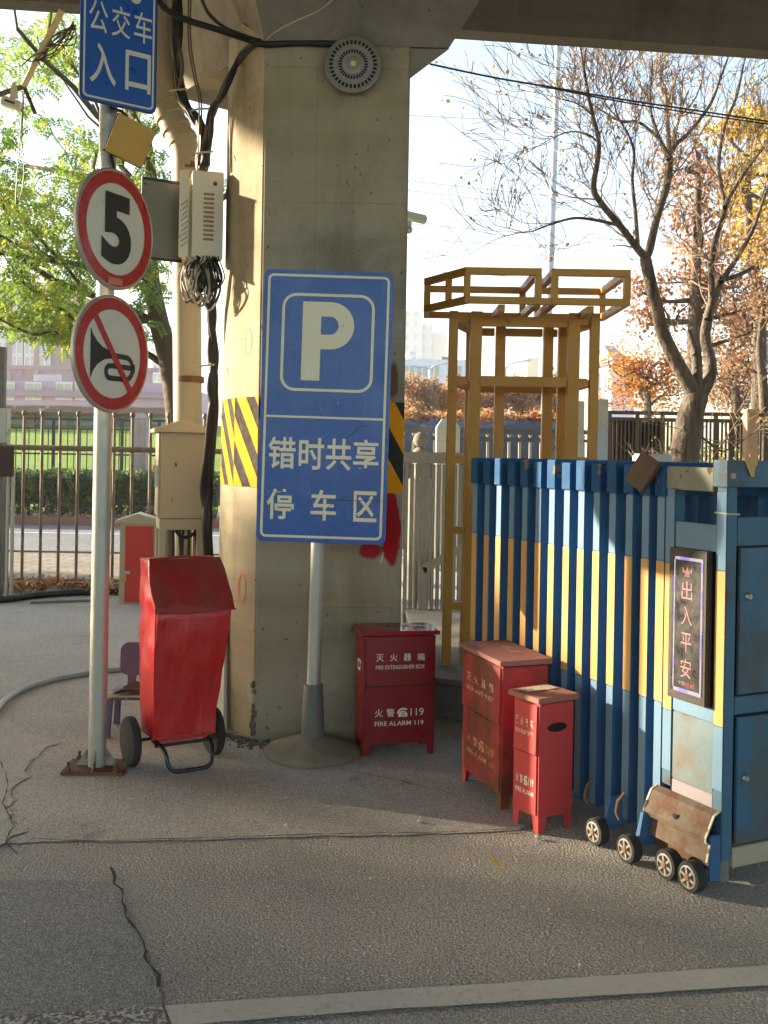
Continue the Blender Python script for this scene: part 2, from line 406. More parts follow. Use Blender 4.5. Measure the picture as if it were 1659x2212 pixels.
# painted line in the foreground, worn to its ghost on the left
tl = NT('line_paint')
nz = tl.noise(40, 5, .7)
tl.out(tl.mix(tl.noise(4, 4), tl.mix(tl.ramp(nz, .52, .70), lin(206, 202, 190), lin(160, 154, 142)), lin(188, 182, 168)), .8, tl.bump(tl.noise(110, 3), .5, .004))
tg = NT('line_paint_worn')
tg.out(tg.mix(tg.ramp(tg.noise(75, 3, .7), .47, .56), lin(104, 98, 90), lin(200, 196, 186)), .85, tg.bump(tg.noise(95, 3), .8, .01))
sheet('road_marking', [(357,2178),(823,2145),(1240,2118),(1700,2087),(2500,2033),(2500,2077),(1700,2131),(1240,2160),(823,2187),(372,2222)], .008, tl.mat, .004)
sheet('road_marking_worn', [(-120,2206),(352,2180),(366,2224),(-120,2252)], .008, tg.mat, .012)

# footpath, road, kerb, lawn bank beyond the left fence
M_BRICKP = NT('path_pavers')
bt = M_BRICKP.n('ShaderNodeTexBrick'); bt.inputs['Scale'].default_value = 1.6; bt.inputs['Color1'].default_value = lin(150,142,130); bt.inputs['Color2'].default_value = lin(130,124,116)
bt.inputs['Mortar'].default_value = lin(84,74,62); bt.inputs['Mortar Size'].default_value = .02; M_BRICKP.l(M_BRICKP.co, bt.inputs['Vector'])
M_BRICKP.out(M_BRICKP.mix(M_BRICKP.ramp(M_BRICKP.noise(1.6,5,.7), .45, .62), bt.outputs['Color'], lin(120,104,84)), .9, M_BRICKP.bump(bt.outputs['Fac'], -.4, .01))
structure('path', MB().span((-60, 11.75, -.05), (-.6, 14.6, .10)), M_BRICKP.mat)
structure('path_kerb', MB().span((-60, 14.605, -.05), (-.6, 14.8, .125)), M_STONE)
structure('road', MB().add([(-60,14.8,.006),(60,14.8,.006),(60,20.9,.006),(-60,20.9,.006)], [(0,1,2,3)]), M_ROAD)
M_RLINE = paint('road_line_white', lin(206, 202, 190), .7, .15, 6)
for y0 in (15.55, 18.9):
    structure('road_line', MB().add([(-60,y0,.011),(60,y0,.011),(60,y0+.14,.011),(-60,y0+.14,.011)], [(0,1,2,3)]), M_RLINE)
M_KERBR = paint('kerb_red_stone', lin(150, 104, 88), .8, .2, 3)
structure('road_kerb', MB().span((-60, 20.9, -.05), (-.9, 21.1, .17)), M_KERBR)
M_SOIL = paint('soil', lin(92, 78, 58), .95, .3, 2, bump=.6, bscale=12)
structure('soil_bed', MB().add([(-60,21.1,.14),(-.5,21.1,.14),(-.5,24,.14),(-60,24,.14)], [(0,1,2,3)]), M_SOIL)
M_GRASS = paint('lawn_grass', lin(118, 146, 38), .9, .28, 1.2, chips=(lin(150, 150, 60), .4, 3), bump=.8, bscale=14, dist=.05)
gr = MB(); nx, ny = 30, 12
for i in range(nx + 1):
    for j in range(ny + 1):
        x = -60 + 62*i/nx; y = 23.6 + 16*j/ny
        gr.v.append(V((x, y, .12 + 2.35*(1-math.cos(math.pi*j/ny))/2 + .12*noise.noise(V((x*.3, y*.3, 0))))))
for i in range(nx):
    for j in range(ny):
        gr.f.append([i*(ny+1)+j, (i+1)*(ny+1)+j, (i+1)*(ny+1)+j+1, i*(ny+1)+j+1]); gr.m.append(0)
structure('lawn', gr, M_GRASS, smooth=80)

# ---------------------------------------------------------------- viaduct: deck and pillar
DK = lambda x: 9.75 + .12*x
deck = thing('viaduct_deck', 'dark underside of the concrete road deck overhead, with a deep edge beam', 'viaduct deck', (0, 0, 5.95))
slab = MB(); x0, x1 = -45, 45
slab.hexa([(x0,-5.5,5.95),(x1,-5.5,5.95),(x1,DK(x1)-.22,5.95),(x0,DK(x0)-.22,5.95),(x0,-5.5,6.6),(x1,-5.5,6.6),(x1,DK(x1)-.22,6.6),(x0,DK(x0)-.22,6.6)])
build('deck_slab', slab, M_DECK, deck)
eb = MB().hexa([(x0,DK(x0)-.22,5.5),(x1,DK(x1)-.22,5.5),(x1,DK(x1),5.5),(x0,DK(x0),5.5),(x0,DK(x0)-.22,7.2),(x1,DK(x1)-.22,7.2),(x1,DK(x1),7.2),(x0,DK(x0),7.2)])
build('edge_beam', eb, M_DECK, deck)

PY = 5.72
plan = [(-.69,PY),(.108,PY),(.108,7.4),(-.98,7.4),(-.965,6.2),(-.848,5.925)]
pil = thing('viaduct_pillar', 'pale concrete viaduct pillar with hazard stripes behind the blue parking sign', 'pillar', (-.4, 6.4, 0))
sh = MB(); zs = [0, .3, .7, 1.2, 1.8, 2.4, 3.0, 3.4, 3.85]
for z in zs: sh.v += [V((x, y, z + (.17 if z == 3.85 and x < -.8 else 0))) for x, y in plan]
n = len(plan)
for i in range(len(zs)-1):
    for j in range(n): sh.f.append([i*n+j, i*n+(j+1) % n, (i+1)*n+(j+1) % n, (i+1)*n+j]); sh.m.append(0)
build('shaft', sh, M_CONC, pil, bevel=.008)
cb = [(-.69,PY-.005,3.82),(.319,PY-.005,3.82),(.36,6.8,4.35),(-1.2,7.8,4.13),(-1.55,7.5,4.13),(-.86,6.0,4.03)]
ct = [(-1.15,4.0,5.95),(1.95,4.0,5.95),(1.3,8.2,5.95),(-1.75,8.4,5.95),(-1.98,7.65,5.95)]
cap = MB().add([V(p) for p in cb + ct], [(0,5,4),(0,4,3),(0,3,2),(0,2,1),(0,1,7,6),(0,6,5),(5,6,10,4),(4,10,9,3),(3,9,8,2),(2,8,7,1),(6,7,8,9,10)])
cap.add([(.108,PY,3.65),(.319,PY,3.815),(.108,PY,3.815),(.108,6.3,3.92),(.325,6.3,4.09),(.108,6.3,4.09)], [(0,1,2),(5,4,3),(0,3,4,1),(1,4,5,2),(0,2,5,3)])
build('cap', cap, M_CONC2, pil)

def clip(poly, a0, b0, a1, b1):
    for ax, lim, sg in ((0,a0,1),(0,a1,-1),(1,b0,1),(1,b1,-1)):
        out = []
        for i in range(len(poly)):
            p, q = poly[i], poly[(i+1) % len(poly)]
            ip, iq = (p[ax]-lim)*sg >= 0, (q[ax]-lim)*sg >= 0
            if ip: out.append(p)
            if ip != iq:
                t = (lim-p[ax])/(q[ax]-p[ax]); out.append((p[0]+t*(q[0]-p[0]), p[1]+t*(q[1]-p[1])))
        poly = out
        if not poly: return []
    return poly
hz = MB()
def stripes(A, B, z0, z1, pitch, slope, ph):
    A, B = V((A[0],A[1],0)), V((B[0],B[1],0)); ex = (B-A).normalized(); L = (B-A).length; ey = V((0,0,1)); H = z1-z0
    hz.flat([(0,0),(L,0),(L,H),(0,H)], A+V((0,0,z0)), ex, ey, .003, 1)
    k = -6
    while ph + k*pitch < L + H*abs(slope) + pitch:
        a = ph + k*pitch; q = clip([(a + H*slope,0),(a + pitch*.52 + H*slope,0),(a + pitch*.52,H),(a,H)], 0, 0, L, H)
        if len(q) >= 3: hz.flat(q, A+V((0,0,z0)), ex, ey, .0055, 0)
        k += 1
stripes(plan[4], plan[5], 1.39, 1.89, .20, .75, .02)
stripes(plan[5], plan[0], 1.39, 1.89, .20, .75, .02)
stripes(plan[0], plan[1], 1.37, 1.87, .20, .55, .04)
tag(build('hazard_stripes', hz, [M_YEL, M_HBLK], pil, recalc=False), 'yellow and black slanted warning tape', kind=None)
# red spray-paint marks and a broken corner
M_SPRAY = NT('red_spray'); M_SPRAY.out(M_SPRAY.mix(M_SPRAY.noise(14,4), lin(186,70,62), lin(206,120,104)), .7)
M_SPRAYD = NT('red_spray_deep'); M_SPRAYD.out(M_SPRAYD.mix(M_SPRAYD.noise(7,4), lin(176,20,24), lin(150,26,24)), .6)
gm = MB()
A, B = V((plan[5][0],plan[5][1],0)), V((plan[0][0],plan[0][1],0)); exL = (B-A).normalized()
LL = (B-A).length
def ringmark(a, z, ra, rz, wd, seed):
    o_, i_ = [], []
    for k in range(36):
        t = 2*math.pi*k/36; ww = wd*(.8+.5*noise.noise(V((math.cos(t)*1.5, math.sin(t)*1.5, seed))))
        o_.append((a+ra*math.cos(t), z+rz*math.sin(t))); i_.append((a+(ra-ww)*math.cos(t), z+(rz-ww)*math.sin(t)))
    gm.ring2(o_, i_, A, exL, V((0,0,1)), .003)
ringmark(LL*.42, .82, .045, .085, .016, 1.0)
ringmark(LL*.5, 2.2, .04, .075, .006, 4.0)
build('spray_circle', gm, M_SPRAY.mat, pil, recalc=False)
def ppx(l): return [P(x, y, PY) for x, y in l]
def spraymat(name, col, nscale, hard):
    t = NT(name); gen = t.n('ShaderNodeTexCoord').outputs['Generated']
    mp = t.n('ShaderNodeMapping'); mp.inputs['Location'].default_value = (-1,0,-1); mp.inputs['Scale'].default_value = (2,0,2); t.l(gen, mp.inputs['Vector'])
    gr_ = t.n('ShaderNodeTexGradient'); gr_.gradient_type = 'SPHERICAL'; t.l(mp.outputs[0], gr_.inputs['Vector'])
    f = t.math('ADD', gr_.outputs['Fac'], t.math('MULTIPLY', t.math('SUBTRACT', t.noise(nscale, 4), .5), .55))
    al = t.ramp(f, .12, .12+hard); t.l(al, t.b.inputs['Alpha'])
    return t.out(t.mix(t.noise(9,4), col, shade(col,.7)), .75, None, 0, .15)
for x0_, x1_, y0_, y1_, mt_, off_ in ((818,884,1040,1235,spraymat('red_spray_deep', lin(176,22,26), 14, .16),.003),(768,832,1166,1212,spraymat('red_spray_soft', lin(170,36,34), 18, .3),.004),(834,866,770,870,spraymat('ochre_stain', lin(120,88,48), 10, .4),.0045)):
    q0, q1 = P(x0_,y1_,PY), P(x1_,y0_,PY); xr2 = min(q1.x, .107)
    build('spray_patch', MB().flat([(q0.x,q0.z),(xr2,q0.z),(xr2,q1.z),(q0.x,q1.z)], V((0,PY,0)), V((1,0,0)), V((0,0,1)), off_), mt_, pil, recalc=False)
gw = MB().tube(ppx([(823,1216),(836,1170),(851,1122)]) + [], .003, 4).tube(ppx([(851,1122),(836,1116)]), .003, 4)
build('chalk_scrawl', gw, M_WHITE, pil)
ch = MB(); rnd = random.Random(4)
for i in range(26):
    z = rnd.uniform(.03,.34)
    ch.ball((-.69+rnd.uniform(-.012,.012), PY+rnd.uniform(-.004,.016), z), rnd.uniform(.008,.018), 0, (1,.7,1.4), 6, 4)
build('broken_corner', ch, concrete('rubble_concrete', lin(120,112,98), .3, None, 0, .8), pil)

# round floodlight on the pillar
lc = P(764, 147, PY-.005)
lamp = thing('round_floodlight', 'round grey floodlight with a slotted rim, unlit, high on the pillar', 'floodlight', lc)
N_ = V((0,-1,0))
M_LAMPG = paint('lamp_grey', lin(124, 119, 110), .4, .08, 9, metal=.15); M_LAMPD = paint('lamp_slot_dark', lin(20,19,18), .8)
R_ = .156
lb = MB().lathe([(R_*.8,0),(R_*.95,.02),(R_,.04),(R_*.99,.052),(R_*.9,.056),(R_*.62,.05)], lc, N_, 48, 0, False)
lb.lathe([(R_*.93,.054),(R_*.88,.056),(R_*.87,.055)], lc, N_, 48, 0, False)
build('housing', lb, M_LAMPG, lamp, smooth=40)
ls = MB()
for rr, ri, cnt in ((.84,.70,34),(.52,.40,30)):
    for k in range(cnt):
        a = 2*math.pi*k/cnt; c, s_ = math.cos(a), math.sin(a)
        hw = math.pi/cnt*.66
        q = [(R_*r*math.cos(a+d), R_*r*math.sin(a+d)) for r, d in ((ri,-hw),(rr,-hw),(rr,hw),(ri,hw))]
        ls.flat(q, lc, V((1,0,0)), V((0,0,1)), .0585)
build('slots', ls, M_LAMPD, lamp)
lr = MB().lathe([(R_*.86,.0565),(R_*.68,.0575),(R_*.55,.0572),(R_*.38,.0575),(R_*.36,.064),(R_*.24,.066),(R_*.22,.060),(0.001,.060)], lc, N_, 40, 0, False)
build('reflector', lr, paint('lamp_reflector', lin(140, 134, 126), .4, .08, 9, metal=.2), lamp, smooth=40)
le = MB().box(lc + V((0,-.066,0)), (.028,.012,.028))
build('lens', le, paint('lens_yellow', lin(226, 214, 140), .2, .1, 30), lamp, bevel=.004)
# ---------------------------------------------------------------- sign pole and its signs
pb = G(210, 1662); PX_, PYY = pb.x, pb.y
M_GALVR = paint('galvanised_rusting', lin(150,146,136), .6, .2, 9, rust=(lin(104,78,52), .50, 9), bump=.3)
pole = thing('sign_pole', 'galvanised steel sign pole bolted to a rusty base plate', 'sign pole', pb)
build('post', MB().tube([(PX_,PYY,.02),(PX_,PYY,2.4),(PX_,PYY,4.9)], .0435, 24), M_GALV, pole, smooth=50)
pl = MB().box((PX_,PYY,.012), (.30,.23,.016), 0, Matrix.Rotation(.04,3,'Z'))
build('base_plate', pl, M_RUST, pole, bevel=.002)
for k in range(4):
    d = V((math.cos(k*math.pi/2+.04), math.sin(k*math.pi/2+.04), 0)); c = V((PX_,PYY,.021))
    s_ = V((-d.y,d.x,0))*.004
    g_ = MB().add([c+d*.04-s_, c+d*.105-s_, c+d*.04+V((0,0,.09))-s_, c+d*.04+s_, c+d*.105+s_, c+d*.04+V((0,0,.09))+s_], [(0,1,2),(5,4,3),(0,3,4,1),(1,4,5,2),(2,5,3,0)])
    build('gusset', g_, M_GALVR, pole)
for sx in (-1,1):
    for sy in (-1,1):
        c = V((PX_+sx*.115, PYY+sy*.095, .02))
        build('anchor_bolt', MB().lathe([(.016,0),(.016,.014),(.008,.015),(.008,.04),(.004,.042)], c, (0,0,1), 6), M_RUST, pole)

def sign_frame(px, py, th, off):
    """centre of a sign bracketed to the pole, its ex (towards the right, away) and ey"""
    ex = V((math.cos(th), math.sin(th), 0)); ey = V((0,0,1)); n = ex.cross(ey)   # n faces the viewer's side
    if n.y > 0: n = -n
    c = V((PX_,PYY,0)) + n*off
    c.z = P(px, py, c.y).z
    return c, ex, ey, n
TH = math.radians(66)
def round_sign(name, label, px, py, r):
    c, ex, ey, n = sign_frame(px, py, TH, .085)
    u, v = uv(px, py)     # slide along the plate until the centre meets its sight line
    s_ = (u*c.y - c.x)/(ex.x - u*ex.y); c = c + ex*s_; c.z = P(px, py, c.y).z
    t = thing(name, label, 'traffic sign', c)
    d = MB().lathe([(r-.004,-.012),(r,-.010),(r,.004),(r-.006,.007),(r-.010,.004),(.001,.004)], c, n, 64, 0, True)
    build('plate', d, M_SIGNBACK, t, smooth=35)
    f = MB().flat(circ(0,0,r-.011,64), c, ex, ey, .0055)
    build('face', f, M_SIGNW, t)
    rg = MB().ring2(circ(0,0,r-.014,64), circ(0,0,(r-.014)*.79,64), c, ex, ey, .007)
    build('red_ring', rg, M_SIGNRED, t)
    bk = MB().bar(c - n*.012 - ex*s_ + V((0,0,.1)), V((PX_,PYY,c.z+.1)), .03, .03).bar(c - n*.012 - ex*s_ - V((0,0,.1)), V((PX_,PYY,c.z-.1)), .03, .03)
    build('bracket', bk, M_GALV, t)
    return t, c, ex, ey
H5 = 258/2/F_PX*5.13
t, c, ex, ey = round_sign('speed_limit_sign', 'round speed limit 5 sign with red ring, on the sign pole', 250, 496, H5)
g_ = MB().glyph('5', c, ex, ey, (-.112,-.172,.112,.172), .0085, .05)
build('number', g_, M_SIGNK, t)
lb_ = MB().flat([(-.06,-.275),(.05,-.27),(.05,-.235),(-.055,-.238)], c, ex, ey, .0085)
build('sticker', lb_, paint('sticker_pinkish', lin(206,120,104), .5, .2, 30), t)
t, c, ex, ey = round_sign('no_horn_sign', 'round no honking sign with a crossed horn, below the speed limit sign', 242, 765, H5*.975)
hn = MB()
hn.flat([(-.165,.115),(-.15,.085),(-.12,.055),(-.08,.03),(-.02,.012),(.0,.012),(.0,-.022),(-.06,-.03),(-.11,-.055),(-.145,-.09),(-.165,-.13)][::-1], c, ex, ey, .0075)
def band2(pts, wd, off):
    l, r_ = [], []
    for i, p in enumerate(pts):
        a, b = V((*pts[max(i-1,0)],0)), V((*pts[min(i+1,len(pts)-1)],0)); tt = (b-a).normalized(); s_ = V((-tt.y,tt.x,0))*wd/2
        l.append((p[0]+s_.x,p[1]+s_.y)); r_.append((p[0]-s_.x,p[1]-s_.y))
    for i in range(len(pts)-1): hn.flat([l[i], r_[i], r_[i+1], l[i+1]], c, ex, ey, off)
arc = lambda cx, cy, r, a0, a1, n=10: [(cx+r*math.cos(math.radians(a0+(a1-a0)*i/n)), cy+r*math.sin(math.radians(a0+(a1-a0)*i/n))) for i in range(n+1)]
band2([(-.001,-.006)]+[(.10,-.008)]+arc(.10,-.063,.055,90,-90)+arc(-.02,-.088,.030,270,90)+[(.15,-.058)], .026, .0075)
hn.flat([(.148,-.048),(.172,-.035),(.172,-.082),(.148,-.068)][::-1], c, ex, ey, .0075)
build('horn_symbol', hn, M_SIGNK, t)
rb = H5*.975-.02; a_ = math.radians(128); hw_ = .018
d1 = V((math.cos(a_), math.sin(a_), 0)); s1 = V((-d1.y, d1.x, 0))*hw_; q_ = d1*rb*.9
build('red_slash', MB().flat([(q_.x+s1.x,q_.y+s1.y),(-q_.x+s1.x,-q_.y+s1.y),(-q_.x-s1.x,-q_.y-s1.y),(q_.x-s1.x,q_.y-s1.y)], c, ex, ey, .0095), M_SIGNRED, t)

# blue bus entrance sign
TB = math.radians(36); ex = V((math.cos(TB), math.sin(TB), 0)); ey = V((0,0,1)); n_ = ex.cross(ey)
yl = 4.93
bl = P(172, 212, yl); u2, _ = uv(337, 240); W_ = (u2*bl.y-bl.x)/(ex.x-u2*ex.y); H_ = .86
t = thing('bus_entrance_sign', 'blue bus entrance sign at the top of the sign pole', 'road sign', bl)
build('plate', MB().prism(rrect(0,0,W_,H_,.03), bl, ex, ey, 0, 0, .014), M_SIGNBLUE, t)
build('edge_trim', MB().ring2(rrect(0,0,W_,H_,.03), rrect(.004,.004,W_-.004,H_-.004,.027), bl, ex, ey, .001), M_SIGNK, t)
build('border', MB().ring2(rrect(.014,.016,W_-.014,H_-.016,.024), rrect(.023,.026,W_-.023,H_-.026,.018), bl, ex, ey, .002), M_SIGNW, t)
lt = MB()
zs_ = 1.0
def cell(chars, x0, x1, y0, y1, gap, mb=None, O=None, ex_=None, ey_=None, off=.003, bold=.02, mi=0):
    k = len(chars); cw = (x1-x0-gap*(k-1))/k
    for i, ch_ in enumerate(chars): mb.glyph(ch_, O, ex_, ey_, (x0+i*(cw+gap), y0, x0+i*(cw+gap)+cw, y1), off, bold, mi)
cell('公交车', W_*.10, W_*.93, .335, .485, W_*.05, lt, bl, ex, ey, .003, .004)
cell('入口', W_*.12, W_*.92, .09, .285, W_*.12, lt, bl, ex, ey, .003, .012)
build('lettering', lt, M_SIGNW, t)
bs = MB()
bs.flat(rrect(W_*.66,.56,W_*.95,.78,.03), bl, ex, ey, .003); bs.flat(circ(W_*.70,.545,.028,20), bl, ex, ey, .0035)
bs.flat(rrect(W_*.30,.56,W_*.64,.78,.03), bl, ex, ey, .003)
build('bus_symbol', bs, M_SIGNW, t)
bc = MB()
for z in (.25,.62): bc.bar(bl + ex*W_*.5 + V((0,0,z)) - n_*.012, V((PX_,PYY,bl.z+z)), .03, .03)
build('bracket', bc, M_GALV, t)

# yellow flood lamp housing between the signs
q = P(282, 304, 5.02)
t = thing('yellow_lamp_box', 'tilted yellow box lamp clamped to the pole between two signs', 'lamp', q)
R3 = Matrix.Rotation(math.radians(30),3,'Z') @ Matrix.Rotation(math.radians(18),3,'Y') @ Matrix.Rotation(math.radians(14),3,'X')
build('cover', MB().box(q, (.19,.035,.19), 0, R3), paint('lamp_yellow', lin(196,154,72), .55, .12, 5, rust=(lin(130,96,48), .25, 10)), t, bevel=.006)
build('gasket', MB().box(q + R3 @ V((0,.024,0)), (.195,.014,.195), 0, R3), M_BLACK, t)
hs = MB()
for k in range(9): hs.box(q + R3 @ V((-.08+.02*k,.045,0)), (.004,.03,.18), 0, R3)
build('heat_sink', hs, M_GALV, t)
build('bracket', MB().tube([q + R3 @ V((-.05,.04,.1)), q + V((-.06,.06,.16)), V((PX_,PYY-.02,q.z+.2))], .008, 8).tube([q + R3 @ V((-.05,.04,-.1)), q + V((-.09,.06,-.13)), V((PX_,PYY-.02,q.z-.16))], .008, 8), M_BLACK, t)

# ---------------------------------------------------------------- parking sign on its round foot
tp = math.radians(.9); SY = 5.46
sb = P(675, 1634, 5.47); sb = V((sb.x, 5.47, 0))
t = thing('parking_sign', 'tall blue staggered-hours parking sign on a post with a round concrete foot', 'parking sign', sb)
build('foot', MB().lathe([(.245,0),(.252,.012),(.252,.03),(.24,.042),(.15,.075),(.075,.098),(.06,.105)], sb, (0,0,1), 48), concrete('foot_concrete', lin(142,132,112), .15, lin(116,106,88)), t, smooth=40)
build('sleeve', MB().lathe([(.062,.09),(.058,.2),(.052,.33),(.050,.372),(.040,.374)], sb, (0,0,1), 28), paint('sleeve_grey_plastic', lin(96,96,92), .55, .1, 5), t, smooth=40)
build('post', MB().tube([sb+V((0,0,.3)), sb+V((.012,0,1.3)), sb+V((.02,0,2.3))], .036, 24), M_GALV, t, smooth=50)
O = P(553, 1168, SY-.05); ex = V((math.cos(tp),0,-math.sin(tp))); ey = V((math.sin(tp),0,math.cos(tp)))
W_ = 280/F_PX*(SY-.05); H_ = 588/F_PX*(SY-.05)
tn = NT('parking_sign_blue')
tn.out(tn.mix(tn.noise(3,3), lin(14,80,160), lin(20,88,168)), tn.ramp(tn.noise(5,3), .3,.7,(.20,)*3+(1,),(.34,)*3+(1,)),
       tn.bump(tn.noise(120,2), .10, .0015, tn.bump(tn.noise(3.2,2,.5,tn.mapped((3.2,1,.5))), .55, .02)), 0, .6)
tw = NT('parking_sign_white')
tw.out(tn and tw.mix(tw.noise(3,3), lin(222,213,182), lin(232,224,196)), .28, tw.bump(tw.noise(3.2,2,.5,tw.mapped((3.2,1,.5))), .55, .02), 0, .4)
build('panel', MB().prism(rrect(0,0,W_,H_,.035), O, ex, ey, 0, 0, .018), tn.mat, t)
bo = MB()
def rim(a0,b0,a1,b1,r,wd,off=.0022): bo.ring2(rrect(a0*W_,b0*H_,a1*W_,b1*H_,r), rrect(a0*W_+wd,b0*H_+wd,a1*W_-wd,b1*H_-wd,max(r-wd,.004)), O, ex, ey, off)
rim(.030,.016,.970,.984,.03,.013)
rim(.145,.555,.86,.915,.075,.015)
bo.flat([(.05*W_,.456*H_),(.95*W_,.456*H_),(.95*W_,.464*H_),(.05*W_,.464*H_)], O, ex, ey, .0022)
build('border', bo, tw.mat, t)
pl_ = MB()
# the letter P drawn as a closed outline with its counter
def pletter():
    x0,x1,y0,y1 = .305*W_,.705*W_,.595*H_,.885*H_; hgt = y1-y0; st = .36*(x1-x0)
    yb = y0 + hgt*.40; ro = (y1-yb)/2; cx = x1-ro
    outer = [(x0,y1)] + [(cx,y1)] + [(cx+ro*math.cos(math.radians(90-10*i)), yb+ro+ro*math.sin(math.radians(90-10*i))) for i in range(1,18)] + [(cx,yb)]
    yi0, yi1 = yb + hgt*.185, y1 - hgt*.185; ri = (yi1-yi0)/2; xi = x0+st; cxi = xi+.34*(x1-x0)-ri
    inner = [(xi,yi1),(cxi,yi1)] + [(cxi+ri*math.cos(math.radians(90-10*i)), yi0+ri+ri*math.sin(math.radians(90-10*i))) for i in range(1,18)] + [(cxi,yi0)]
    k = len(outer)
    for i in range(k-1): pl_.flat([outer[i], inner[i], inner[i+1], outer[i+1]], O, ex, ey, .0022)
    pl_.flat([(x0,y0),(xi,y0),(xi,yb),(xi,yi0),(xi,yi1),(x0,y1)], O, ex, ey, .0022)
    pl_.flat([(xi,yb),(cx,yb),(cxi,yi0),(xi,yi0)], O, ex, ey, .0022)
pletter()
build('letter', pl_, tw.mat, t)
lt = MB()
for ch_, a0, a1 in (('错',.075,.285),('时',.31,.505),('共',.52,.715),('享',.73,.925)): lt.glyph(ch_, O, ex, ey, (a0*W_, .268*H_, a1*W_, .385*H_), .0022, .016)
for ch_, a0, a1 in (('停',.075,.285),('车',.415,.61),('区',.745,.925)): lt.glyph(ch_, O, ex, ey, (a0*W_, .082*H_, a1*W_, .195*H_), .0022, .018)
build('lettering', lt, tw.mat, t)
rv = MB()
for a_, b_ in ((.16,.512),(.40,.514),(.60,.514),(.80,.512),(.47,.49),(.55,.71),(.62,.80)): rv.ball(O + ex*W_*a_ + ey*H_*b_ + V((0,-.003,0)), .0055, 0, (1,.6,1), 8, 5)
build('rivets', rv, M_STEEL, t, smooth=60)
scr = MB()
for l_ in (((.60,.16),(.74,.158),(.90,.163),(.985,.16)),((.66,.385),(.72,.405),(.78,.432),(.83,.434)),((.52,.12),(.60,.15),(.68,.175))):
    scr.tube([O + ex*W_*p_[0] + ey*H_*p_[1] + V((0,-.0022,0)) for p_ in l_], .0014, 4)
build('scratch', scr, M_CRACK, t)
cl_ = MB()
for b in (.25,.75): cl_.box(O + ex*W_*.44 + ey*H_*b + V((0,.03,0)), (.12,.03,.03))
build('clamp', cl_, M_GALV, t)

# ---------------------------------------------------------------- fire extinguisher boxes
def phone_icon(mb, O, ex, ey, a0, b0, a1, b1, off, mi=0):
    w, h = a1-a0, b1-b0; f = lambda pts: [(a0+p[0]*w, b0+p[1]*h) for p in pts]
    mb.flat(f([(.12,0),(.98,0),(.98,.34),(.80,.58),(.62,.66),(.42,.66),(.26,.50),(.12,.22)])[::1], O, ex, ey, off, mi)
    mb.flat(f([(0,.38),(.16,.36),(.24,.56),(.40,.76),(.60,.80),(.78,.74),(.88,.70),(.96,.82),(.80,.96),(.56,1.0),(.30,.92),(.12,.72)]), O, ex, ey, off, mi)
def phone_dial(mb, O, ex, ey, a0, b0, a1, b1, off, mi):
    w, h = a1-a0, b1-b0
    mb.ring2(circ(a0+.58*w, b0+.30*h, .20*min(w,h), 18), circ(a0+.58*w, b0+.30*h, .12*min(w,h), 18), O, ex, ey, off, mi)
